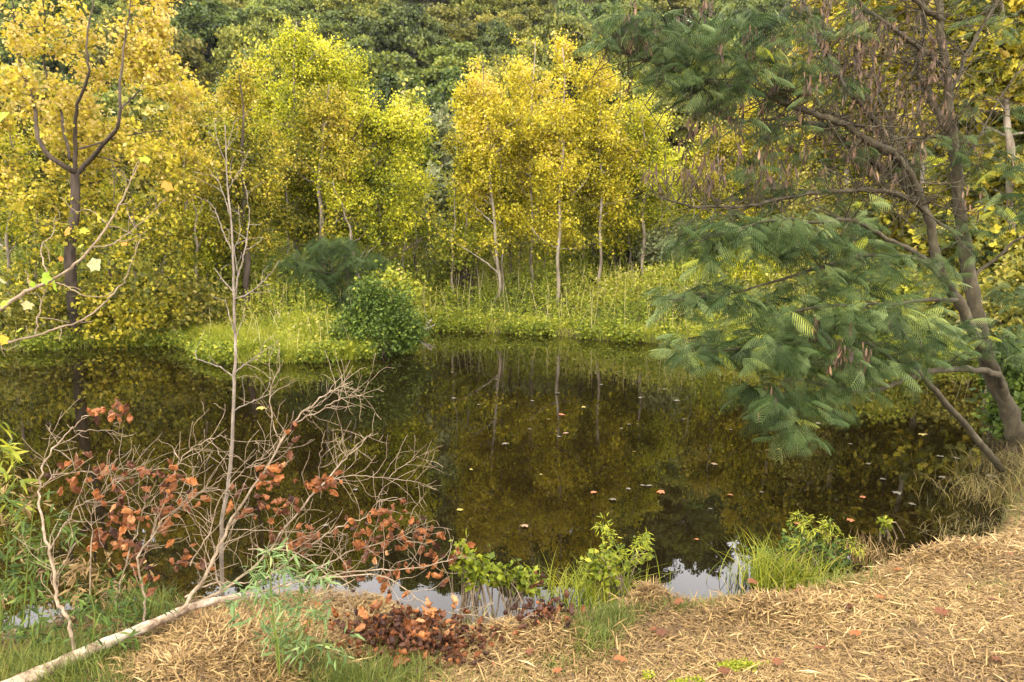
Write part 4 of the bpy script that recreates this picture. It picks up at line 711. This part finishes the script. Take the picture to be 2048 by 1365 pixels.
bamboo('pale blue green bamboo shoot in the front left of the dead branch', [[(565, 1400), (566, 1300), (560, 1200), (555, 1110)], [(570, 1400), (575, 1280), (620, 1180), (650, 1140)], [(560, 1400), (555, 1280), (520, 1180), (500, 1140)], [(566, 1390), (580, 1300), (620, 1240), (660, 1210)], [(563, 1390), (556, 1300), (520, 1240), (490, 1200)], [(568, 1400), (590, 1250), (600, 1170), (590, 1120)], [(562, 1400), (545, 1220), (540, 1150), (530, 1110)], [(566, 1390), (600, 1310), (640, 1290), (670, 1290)]], 'bluebamboo', 2.9, nl=15, lsize=.06, tipfrac=.3, spread=.04, mean=.45)
bamboo('thin goldenrod stalk with fresh green leaves on the near shore', [[(1250, 1150), (1240, 1110), (1222, 1075), (1205, 1050)], [(1255, 1150), (1265, 1110), (1275, 1090), (1290, 1075)]], 'grass', 4.35, nl=30, lsize=.045, spread=.02, name='goldenrod', cat='wildflower', tipfrac=.2)
bamboo('wispy green arching plant to the right of the grass tuft on the near shore', [[(1600, 1130), (1630, 1080), (1620, 1050), (1600, 1030)], [(1610, 1130), (1660, 1090), (1690, 1080), (1720, 1100)], [(1620, 1130), (1650, 1100), (1665, 1060), (1650, 1040)], [(1590, 1130), (1590, 1090), (1600, 1070), (1640, 1060)]], 'weed', 4.75, nl=22, lsize=.05, spread=.035, name='arching_weed', cat='weed')
bamboo('low green bamboo shoots beside the base of the left branch stem', [[(150, 1330), (160, 1260), (150, 1200)], [(200, 1320), (210, 1250), (230, 1190)], [(250, 1300), (250, 1230), (270, 1180)], [(110, 1340), (120, 1280), (100, 1230)], [(300, 1290), (310, 1230), (330, 1190)], [(60, 1360), (70, 1300), (60, 1260)], [(220, 1345), (240, 1300), (230, 1270)], [(180, 1310), (190, 1240), (180, 1180)]], 'bamboo', 3.15, nl=15, lsize=.06, tipfrac=.1, spread=.05, mean=.35)
bamboo('dried tan bamboo tops drooping behind the left branch stem', [[(150, 1290), (150, 1190), (165, 1110)], [(200, 1290), (190, 1180), (215, 1120)], [(120, 1290), (130, 1190), (120, 1110)], [(240, 1280), (235, 1190), (260, 1140)], [(20, 1290), (30, 1100), (50, 960)], [(0, 1290), (20, 1050), (30, 930)]], 'straw', 3.55, nl=16, lsize=.07, tipfrac=.2, spread=.05, mean=.45)
tuft('grass_tuft', 'spiky green grass tuft in the water at the centre of the near shore', 'grass tuft', 1190, 1150, 4.35, 420, .30, .006, 'grass', .8, .10, rx=1.6)
tuft('grass_tuft', 'broad olive grass tuft rising from the near shore right of the sky reflection', 'grass tuft', 1565, 1150, 4.55, 520, .36, .006, 'weed', .7, .10, rx=1.5)
tuft('grass_tuft', 'dry tan and green grass tuft on the right part of the near shore', 'grass tuft', 1730, 1105, 4.9, 260, .2, .005, 'straw', .7, .10, rx=1.6)
leafmass('shore_weed', 'small leafy green weed with upright stems beside the dead branch tips', 'weed', [(940, 1105, 30, 18), (920, 1120, 25, 20), (960, 1140, 20, 25), (945, 1165, 18, 20)], 4.0, 'grass', 26, 14, .045, .03, base=P(948, 1200, 4.0), mean=.3)
leafmass('shore_weed', 'low green weed at the water edge left of the brown root clod', 'weed', [(1000, 1150, 22, 12), (1045, 1150, 26, 14), (1060, 1165, 20, 12)], 4.05, 'weed', 22, 14, .045, .028, base=P(1030, 1200, 4.05), mean=.3)
leafmass('shore_weed', 'leafy green weed under the goldenrod stalk', 'weed', [(1230, 1120, 40, 20), (1200, 1140, 40, 20), (1290, 1105, 16, 12)], 4.35, 'weed', 34, 14, .04, .03, base=P(1235, 1160, 4.35), mean=.3)
leafmass('shore_weed', 'dark green tangled weed leaning over the sky reflection', 'weed', [(1600, 1090, 50, 22), (1660, 1110, 40, 16), (1540, 1120, 30, 18)], 4.8, 'bamboo', 44, 16, .035, .035, base=P(1600, 1150, 4.8), mean=.35)
leafmass('water_weed', 'tiny green plant poking up out of the water near the right shore', 'weed', [(1773, 1045, 12, 12), (1770, 1062, 8, 8)], 5.3, 'grass', 10, 10, .035, .015, base=G(1772, 1075, 0), mean=.3)
# ------------------------------------------------------------------ dead branch with curled brown leaves
def dead_template(seed):
    r = np.random.default_rng(seed); nxk, nyk = 7, 5; w = [.04, .36, .50, .22, .42, .16, .01]; k1 = r.uniform(1.5, 4.2); k2 = r.uniform(3.5, 7.5); v = []
    for i in range(nxk):
        x = i / (nxk - 1)
        for j in range(nyk):
            y = (j / (nyk - 1) * 2 - 1) * w[i]; z = .07 * r.normal()
            Y = math.sin(k2 * y) / k2; Z = z + (1 - math.cos(k2 * y)) / k2; a = k1 * x; X = math.sin(a) / k1; Z2 = (1 - math.cos(a)) / k1
            v.append([X - Z * math.sin(a), Y, Z2 + Z * math.cos(a)])
    f = [[i * nyk + j, i * nyk + j + 1, (i + 1) * nyk + j + 1, (i + 1) * nyk + j] for i in range(nxk - 1) for j in range(nyk - 1)]
    return np.array(v), f
DT = [dead_template(s) for s in range(5)]
def dead_leaves(mb, pos, size, mean=.45, hang=.7):
    k = rng.integers(0, 5, len(pos))
    for i in range(5):
        p_ = pos[k == i]; n = len(p_)
        if n: ax = norm(rng.normal(size=(n, 3)) * .6 - np.array([0, 0, hang])); scatter(mb, DT[i][0], DT[i][1], p_, frames(ax, rvec(n)), size * rng.uniform(.6, 1.25, n), clamp01(rng.normal(mean, .22, n)))
def sprout(mb, path, rad, n, L, level=1, up=.15, r=.003, ends=None, plane=.35):
    k = len(path)
    for i in range(n):
        u = rng.uniform(.15, 1.0); j = min(int(u * (k - 1)), k - 2); a = path[j]; t_ = norm(path[j + 1] - path[j]); s = rng.choice([-1, 1]); sidev = np.cross(t_, np.array([0, 1., 0])) * s
        d = norm(t_ * rng.uniform(.4, 1.0) + sidev * rng.uniform(.5, 1.1) + rng.normal(size=3) * np.array([.2, plane, .2]) + np.array([0, 0, up])); l = rng.uniform(.4, 1.1) * L; m = 7; pts = [a]
        for q_ in range(m - 1): d = norm(d + rng.normal(size=3) * .22 + np.array([0, 0, .03])); pts.append(pts[-1] + d * l / (m - 1))
        pts = np.array(pts); r0 = min(rad[j] * .75, r); tubes(mb, pts, np.linspace(r0, .0011, m), 4, cap=False)
        if ends is not None: ends.append(pts[-1]); ends.append(pts[m // 2])
        if level > 0: sprout(mb, pts, np.linspace(r0, .0011, m), rng.integers(0, 3), l * .5, level - 1, up, .0012, ends, plane)
def dead_branch():
    b0 = P(60, 1345, 2.85); b0[2] = gz1(b0[0], b0[1]); e = thing('fallen_branch', 'fallen pale barked branch with bare forking twigs and curled brown leaves at the front left', 'fallen branch', tuple(b0))
    lg = MB(); p_ = smooth_path([P(-120, 1440, 2.62), P(0, 1382, 2.75), P(100, 1338, 2.9), P(200, 1292, 3.05), P(300, 1250, 3.2), P(390, 1212, 3.35), P(480, 1192, 3.5)], 40); p_[:, 2] += .0
    lg_r = np.linspace(.038, .015, 40) * (1 + .07 * np.sin(np.arange(40) * 1.3) + .04 * rng.normal(size=40)); tubes(lg, p_, lg_r, 14); lg.build('log', M['bark_log'], e)
    ST = [([(350, 1232, 3.25), (407, 1159, 3.35), (438, 1095, 3.45), (468, 1031, 3.55), (528, 944, 3.7), (585, 850, 3.85), (625, 810, 3.9), (665, 780, 3.95), (705, 765, 4.0)], .016, .003, 16),
          ([(585, 850, 3.85), (640, 820, 3.8), (690, 795, 3.8), (745, 792, 3.75)], .006, .002, 6), ([(560, 885, 3.8), (545, 840, 3.8), (540, 780, 3.8), (560, 738, 3.85)], .006, .002, 4),
          ([(149, 1305, 3.0), (136, 1242, 3.02), (113, 1197, 3.05), (109, 1144, 3.1), (94, 1088, 3.15), (80, 1016, 3.2), (80, 975, 3.25), (90, 922, 3.3), (117, 884, 3.35), (151, 850, 3.4), (180, 828, 3.4), (215, 820, 3.4)], .014, .002, 8),
          ([(151, 862, 3.4), (211, 861, 3.4), (252, 870, 3.4)], .003, .0015, 1),
          ([(287, 1250, 3.2), (289, 1201, 3.25), (277, 1122, 3.3), (302, 1076, 3.35), (335, 1030, 3.4), (380, 1000, 3.5), (425, 970, 3.6), (470, 935, 3.65)], .010, .002, 10),
          ([(302, 1076, 3.35), (330, 1000, 3.4), (350, 940, 3.45), (380, 900, 3.5), (430, 875, 3.55), (455, 872, 3.55)], .007, .002, 8),
          ([(230, 1210, 3.3), (250, 1130, 3.35), (275, 1060, 3.4), (290, 1010, 3.4), (315, 960, 3.45)], .007, .002, 6), ([(180, 1200, 3.3), (185, 1060, 3.35), (190, 1010, 3.35), (230, 960, 3.4), (290, 925, 3.4)], .006, .002, 8),
          ([(100, 1100, 3.2), (150, 1020, 3.3), (200, 990, 3.35), (270, 940, 3.4)], .005, .002, 6), ([(80, 975, 3.25), (110, 950, 3.3), (180, 945, 3.35), (240, 955, 3.4)], .004, .0015, 4),
          ([(400, 1205, 3.38), (460, 1170, 3.5), (526, 1114, 3.6), (594, 1024, 3.75), (651, 963, 3.9), (690, 920, 4.0), (726, 884, 4.05), (741, 866, 4.1)], .013, .003, 14),
          ([(651, 963, 3.9), (700, 952, 3.9), (764, 956, 3.9), (821, 963, 3.95), (868, 977, 3.95)], .005, .0015, 6), ([(779, 952, 3.9), (821, 922, 3.95), (862, 900, 4.0)], .003, .0015, 3), ([(640, 965, 3.9), (642, 900, 3.9), (650, 860, 3.9)], .003, .0015, 2),
          ([(480, 1195, 3.5), (540, 1150, 3.55), (594, 1110, 3.6), (643, 1076, 3.65), (689, 1050, 3.7), (745, 1027, 3.75), (760, 1003, 3.75), (808, 998, 3.75)], .010, .002, 8),
          ([(480, 1195, 3.5), (550, 1175, 3.5), (625, 1159, 3.55), (726, 1141, 3.65), (821, 1137, 3.75), (896, 1122, 3.85), (925, 1114, 3.9)], .010, .003, 10),
          ([(560, 1170, 3.5), (643, 1133, 3.6), (711, 1099, 3.7), (783, 1080, 3.8), (821, 1065, 3.85), (862, 1061, 3.9)], .007, .002, 10),
          ([(600, 1160, 3.5), (757, 1152, 3.6), (821, 1190, 3.55), (877, 1220, 3.5), (972, 1235, 3.45), (1028, 1248, 3.4)], .007, .002, 8), ([(440, 1180, 3.45), (430, 1120, 3.5), (440, 1080, 3.5)], .008, .004, 3),
          ([(370, 1190, 3.3), (420, 1170, 3.35), (480, 1165, 3.4), (520, 1172, 3.4)], .008, .004, 2), ([(440, 1060, 3.5), (550, 1063, 3.6), (640, 1068, 3.7), (700, 1072, 3.75)], .004, .002, 3), ([(500, 1100, 3.5), (600, 1110, 3.5), (680, 1180, 3.45), (720, 1250, 3.4)], .006, .002, 8), ([(380, 1130, 3.4), (420, 1060, 3.5), (440, 1000, 3.55), (500, 930, 3.6), (560, 900, 3.7)], .006, .002, 9)]
    for pts, r0, r1, n in ST:
        mb = MB(); m = 5 * len(pts); q_ = smooth_path([P(*a) for a in pts], m) + rng.normal(size=(m, 3)) * .004; rr = np.linspace(r0 * .62, r1 * .6, m); tubes(mb, q_, rr, 7, cap=False); sprout(mb, q_, rr, int(n * 2.3), .27, 1, ends=None, r=.0018); mb.build('bough', M['bark_twig'], e)
    CLU = [(120, 945), (185, 930), (220, 965), (270, 940), (345, 960), (360, 985), (350, 1000), (340, 990), (130, 980), (150, 950), (190, 1000), (250, 1000), (300, 965), (235, 1030), (250, 1045), (265, 1040), (315, 1030), (330, 1050), (310, 1065), (205, 1075), (200, 1090), (240, 1085), (245, 1095), (290, 1110), (255, 1110), (370, 1100), (375, 1130), (395, 1015), (320, 1020), (340, 1022), (540, 970), (530, 975), (615, 975), (650, 965), (655, 985), (660, 972), (545, 1005), (560, 1030), (585, 1015), (590, 1090), (600, 1090), (620, 1080), (580, 1100), (610, 1095), (710, 1055), (700, 1062), (745, 1045), (760, 1035), (765, 1045), (790, 1035), (792, 1050), (725, 1090), (740, 1100), (730, 1105), (775, 1070), (800, 1085), (820, 1075), (830, 1080), (835, 1065), (860, 1080), (862, 1095), (910, 1105), (900, 1112), (775, 1110), (700, 1140), (775, 1150), (780, 1165), (825, 1140), (850, 1145), (520, 950), (555, 940), (570, 880), (500, 1030), (550, 1060), (200, 825), (225, 828), (235, 830), (400, 1140), (285, 1155), (300, 1160), (460, 1000), (885, 1150)]
    pos = []
    for x, y in CLU:
        D = 3.35 + max(0, (x - 250)) * .0008; pos.append(P(x, y - 8, D + rng.uniform(-.12, .12)) + rng.normal(size=(5, 3)) * .032)
    pos = np.concatenate(pos); mb = MB(); dead_leaves(mb, pos, .07, .40); mb.build('curled_leaves', M['deadleaf'], e, smooth=False)
dead_branch()
def heap():
    c = G(830, 1215, .45); e_loc = (c[0], c[1], gz1(c[0], c[1])); n = 520; u = rng.normal(size=(n, 2)) * .5; g = np.array([G(820 + 160 * a, 1215 + 55 * b, .5) for a, b in u]); g[:, 2] = np.maximum(gz(g[:, 0], g[:, 1]), 0) + .03 + rng.random(n) * .10 * np.exp(-(u ** 2).sum(1))
    mb = MB(); dead_leaves(mb, g, .055, .2, .2); n = 40; g2 = g[:n] + np.array([0, 0, .08]); dead_leaves(mb, g2, .07, .55, .3)
    tag(mb.build('leaf_heap', M['deadleaf'], loc=e_loc), 'heap of crumpled dark brown dead leaves on the shore below the fallen branch', 'leaf heap', kind='stuff')
    c = G(1085, 1200, .4); n = 130; u = rng.normal(size=(n, 2)) * .5; g = np.array([G(1085 + 60 * a, 1195 + 30 * b, .45) for a, b in u]); g[:, 2] = np.maximum(gz(g[:, 0], g[:, 1]), 0) + .02 + rng.random(n) * .10; g = np.vstack([g, P(1078, 1165, 4.0) + rng.normal(size=(12, 3)) * .03, P(1110, 1255, 3.5) + rng.normal(size=(8, 3)) * .02]); mb = MB(); dead_leaves(mb, g, .055, .12, .2)
    tag(mb.build('leaf_heap', M['deadleaf'], loc=(c[0], c[1], gz1(c[0], c[1]))), 'upright clod of dark reddish dead leaves at the centre of the near shore', 'leaf heap', kind='stuff')
heap()
# ------------------------------------------------------------------ bare sapling and the sycamore bough at the left
def sapling():
    b = P(443, 1200, 3.9); b[2] = gz1(b[0], b[1]) - .03; D = 3.9; e = thing('bare_sapling', 'slender bare grey sapling rising in front of the pond left of centre', 'sapling', tuple(b)); mb = MB()
    main = [b, P(443, 1060, D), P(456, 980, D), P(464, 880, D), P(469, 760, D), P(470, 680, D), P(468, 600, D), P(466, 520, D), P(463, 450, D), P(456, 380, D), P(452, 310, D), P(450, 250, D)]
    q_ = smooth_path(main, 60) + rng.normal(size=(60, 3)) * .0015; rr = np.linspace(.0118, .0022, 60); tubes(mb, q_, rr, 9)
    for pts, r0, n in [([(469, 755), (440, 735), (395, 718), (392, 700)], .004, 2), ([(470, 745), (510, 715), (545, 690)], .004, 3), ([(470, 820), (500, 805), (535, 790), (550, 780)], .004, 2), ([(468, 600), (500, 585), (535, 555), (560, 520)], .005, 3), ([(467, 590), (480, 540), (490, 500), (498, 440), (492, 380)], .006, 5), ([(467, 585), (445, 560), (428, 535)], .004, 2), ([(463, 500), (445, 460), (430, 420), (415, 400)], .004, 4), ([(460, 430), (440, 370), (410, 330)], .003, 3), ([(456, 380), (480, 340), (500, 300)], .003, 3), ([(470, 680), (485, 640), (492, 630)], .003, 1), ([(466, 660), (455, 620), (450, 600)], .003, 1), ([(468, 620), (475, 560), (470, 500), (480, 470), (476, 410)], .004, 4), ([(452, 310), (462, 270), (470, 240)], .002, 2), ([(453, 330), (435, 280), (430, 240)], .002, 2)]:
        m = 5 * len(pts); s = smooth_path([P(x, y, D + .02 * i) for i, (x, y) in enumerate(pts)], m) + rng.normal(size=(m, 3)) * .002; r_ = np.linspace(r0, .0013, m); tubes(mb, s, r_, 5, cap=False); sprout(mb, s, r_, n, .16, 0, r=.002)
    mb.build('stem', M['bark_grey'], e)
sapling()
def left_bough():
    b = np.array([-2.9, 2.75, 0]); b[2] = gz1(b[0], b[1]) - .02; e = thing('sycamore_sapling', 'pale sycamore bough with a few green and orange leaves reaching in from the left edge', 'sapling', tuple(b))
    s0 = P(-30, 650, 2.9); mb = MB(); q_ = smooth_path([b, b + np.array([.1, .05, .8]), s0 + np.array([-.3, -.02, -.25]), s0], 20); tubes(mb, q_, np.linspace(.022, .010, 20), 8)
    for pts, r0, n in [([(-30, 650), (0, 620), (50, 585), (100, 562), (140, 537), (185, 495), (215, 450), (245, 400), (262, 360), (280, 325)], .009, 7), ([(-30, 665), (0, 685), (50, 677), (100, 663), (165, 640), (210, 605), (232, 580), (250, 560), (268, 510), (282, 470)], .006, 5), ([(100, 562), (130, 572), (170, 592), (210, 592), (228, 580)], .003, 1), ([(100, 562), (88, 530), (84, 490), (105, 470), (112, 430)], .003, 2), ([(70, 668), (80, 620), (88, 590), (95, 575)], .003, 2), ([(185, 495), (220, 490), (250, 470), (290, 440), (330, 400)], .0035, 3), ([(60, 580), (55, 555), (52, 540)], .002, 1), ([(0, 685), (10, 700), (40, 690)], .002, 1), ([(215, 450), (180, 420), (150, 425)], .002, 1)]:
        m = 5 * len(pts); s = smooth_path([P(x, y, 2.9 + .012 * i) for i, (x, y) in enumerate(pts)], m) + rng.normal(size=(m, 3)) * .002; r_ = np.linspace(r0, .0012, m); tubes(mb, s, r_, 6, cap=False); sprout(mb, s, r_, n, .12, 0, r=.0018)
    mb.build('stem', M['bark_twig'], e)
    for (x, y, sz, rn) in [(85, 566, .055, .05), (107, 574, .05, .12), (60, 577, .03, .1), (42, 670, .03, .2), (10, 683, .045, .6), (60, 616, .045, .95), (12, 612, .04, .15), (200, 540, .06, 1.0), (285, 325, .045, .2), (325, 378, .055, .72), (160, 473, .04, .3), (157, 505, .03, .35), (135, 480, .045, .7), (195, 445, .035, .55), (10, 245, .08, .1), (6, 570, .04, 1.0), (243, 500, .03, .72), (118, 525, .025, .75)]:
        mb = MB(); ax = norm(rng.normal(size=(1, 3)) * .5 + np.array([.2, 0, -.5])); nr = norm(np.array([[0, -.8, .6]]) + rng.normal(size=(1, 3)) * .35); scatter(mb, SYC[0], SYC[1], P(x, y - 10, 2.85)[None], frames(ax, nr), sz * .85, np.array([rn])); mb.build('leaf', M['ygleaf'], e, smooth=False)
left_bough()
# driftwood on the far bank
mb = MB(); tubes(mb, smooth_path([P(838, 668, 18.3), P(850, 655, 18.6), P(862, 640, 18.8)], 8), np.linspace(.05, .03, 8), 6); tubes(mb, smooth_path([P(845, 662, 18.4), P(870, 650, 18.5)], 5), np.linspace(.03, .015, 5), 5)
tag(mb.build('driftwood', M['bark_grey'], loc=tuple(P(838, 668, 18.3))), 'forked grey driftwood stick on the far shore beside the dark bush', 'driftwood')
# ------------------------------------------------------------------ fallen leaves lying on the straw and floating on the pond
FL = [(1060, 1300), (1765, 1195), (1300, 1262), (1605, 1180), (1510, 1163), (1330, 1270), (2000, 1320), (1955, 1095), (1990, 1200), (1440, 1340), (1850, 1100), (1250, 1320), (1120, 1345), (1720, 1270), (1880, 1230), (800, 1330), (930, 1280), (1350, 1205), (1560, 1330), (640, 1340), (1690, 1210), (460, 1225), (400, 1225), (1640, 1300), (2025, 1110), (1790, 1140)]
def one_leaf(x, y, z, size, mat, rn, name, lab, grp, tm, tilt, dz):
    g = G(x, y, z); zz = z if z == 0 else gz1(g[0], g[1]) + .035
    g = G(x, y, zz) if z else g; loc = (g[0], g[1], zz + dz); mb = MB(); nr = norm(np.array([[0, 0, 1.]]) + rng.normal(size=(1, 3)) * tilt); az = rng.uniform(0, 6.28); ax = np.array([[cos(az), sin(az), 0]]); scatter(mb, tm[0], tm[1], np.array([loc]), frames(norm(ax - nr * np.sum(ax * nr)), nr), size, np.array([rn])); return tag(mb.build(name, mat, smooth=False, loc=loc), lab, 'leaf', grp)
for i, (x, y) in enumerate(FL): one_leaf(x, y, .45, rng.uniform(.035, .062), M['deadleaf'], rng.uniform(.2, .62), 'fallen_leaf', 'brown dead sycamore leaf lying on the tan straw of the near bank', 'fallen leaves on the straw', SYC, .2, .005)
WL = [(1425, 930, 0, 1.5), (1328, 986, 1, 1.7), (1190, 985, 1, 1.3), (1300, 974, 2, 1.4), (1283, 973, 2, 1), (1220, 1000, 2, 1.5), (1255, 978, 2, 1), (1045, 1052, 0, 1.5), (918, 1023, 3, 1.2), (1135, 868, 0, 1.7), (1116, 875, 2, 1.2), (1015, 888, 2, 1.8), (1120, 831, 1, 1.4), (1112, 787, 2, 1.3), (1062, 803, 2, 1), (1060, 860, 2, 1), (905, 798, 2, 1.2), (960, 810, 2, .9), (1283, 797, 2, 1), (1358, 802, 2, 1.4), (1465, 992, 1, 1.2), (1600, 1050, 1, 1.2), (1843, 869, 3, 1.8), (1850, 870, 0, 1), (1635, 820, 3, 1.4), (1640, 848, 2, 1.1), (1985, 952, 2, 2.2), (1890, 957, 2, 1.5), (1790, 985, 2, 1.8), (1770, 960, 2, 1.3), (1730, 997, 1, 1.2), (1880, 915, 2, 1.6), (1910, 918, 2, 1.6), (530, 817, 3, 2.2), (1200, 770, 2, 1), (1255, 850, 2, .9), (1245, 858, 2, .9), (1330, 780, 2, .9), (1170, 815, 3, 1), (1100, 840, 3, .9), (1370, 840, 2, .9), (1270, 905, 3, .9), (990, 760, 2, .9), (1385, 760, 2, .9), (710, 980, 2, 1.1), (1390, 1080, 1, .8), (655, 1052, 2, 1), (865, 700, 2, .8), (905, 745, 2, .8), (1240, 745, 2, .8), (1300, 722, 2, .8), (1150, 720, 2, .8), (1390, 730, 2, .8), (1560, 900, 3, 1), (1700, 890, 2, 1), (1740, 930, 2, 1.1), (1820, 1010, 2, 1.3), (1700, 1040, 1, 1.3), (1460, 860, 2, .8), (940, 940, 3, .8), (1080, 950, 3, .7), (1520, 985, 2, .9), (1420, 1020, 2, .8)]
WM = [foliage('floating_leaf_' + n_, [c_, c_], transl=.1, rough=.4) for n_, c_ in [('tan', c3(.26, .16, .08)), ('orange', c3(.34, .12, .04)), ('pale', c3(.13, .11, .07)), ('yellow', c3(.30, .24, .05))]]
WN = ['tan', 'orange', 'pale', 'yellow']
for x, y, k, s in WL: one_leaf(x, y, 0.0, .042 * s * (1 if y > 850 else 1.4), WM[k], .5, 'floating_leaf', '%s fallen leaf floating flat on the dark pond' % WN[k], 'leaves floating on the pond', SYC, .06, .008)
# ------------------------------------------------------------------ thin autumn haze over the valley
def haze():
    m = bpy.data.materials.new('haze'); m.use_nodes = True; t = m.node_tree; t.nodes.clear(); o = t.nodes.new('ShaderNodeOutputMaterial'); v = t.nodes.new('ShaderNodeVolumePrincipled')
    v.inputs['Color'].default_value = (.95, .96, 1, 1); v.inputs['Density'].default_value = .00016; v.inputs['Anisotropy'].default_value = .3; t.links.new(v.outputs[0], o.inputs['Volume'])
    x0, x1, y0, y1, z0, z1 = -405, 405, -65, 425, -2.2, 95
    vs = [(x, y, z) for z in (z0, z1) for y in (y0, y1) for x in (x0, x1)]; f = [0, 2, 3, 1, 4, 5, 7, 6, 0, 1, 5, 4, 2, 6, 7, 3, 0, 4, 6, 2, 1, 3, 7, 5]
    mb = MB(); mb.add(vs, f, [4] * 6); tag(mb.build('haze', m, smooth=False), 'thin pale haze in the valley air', 'haze', kind='stuff')
haze()
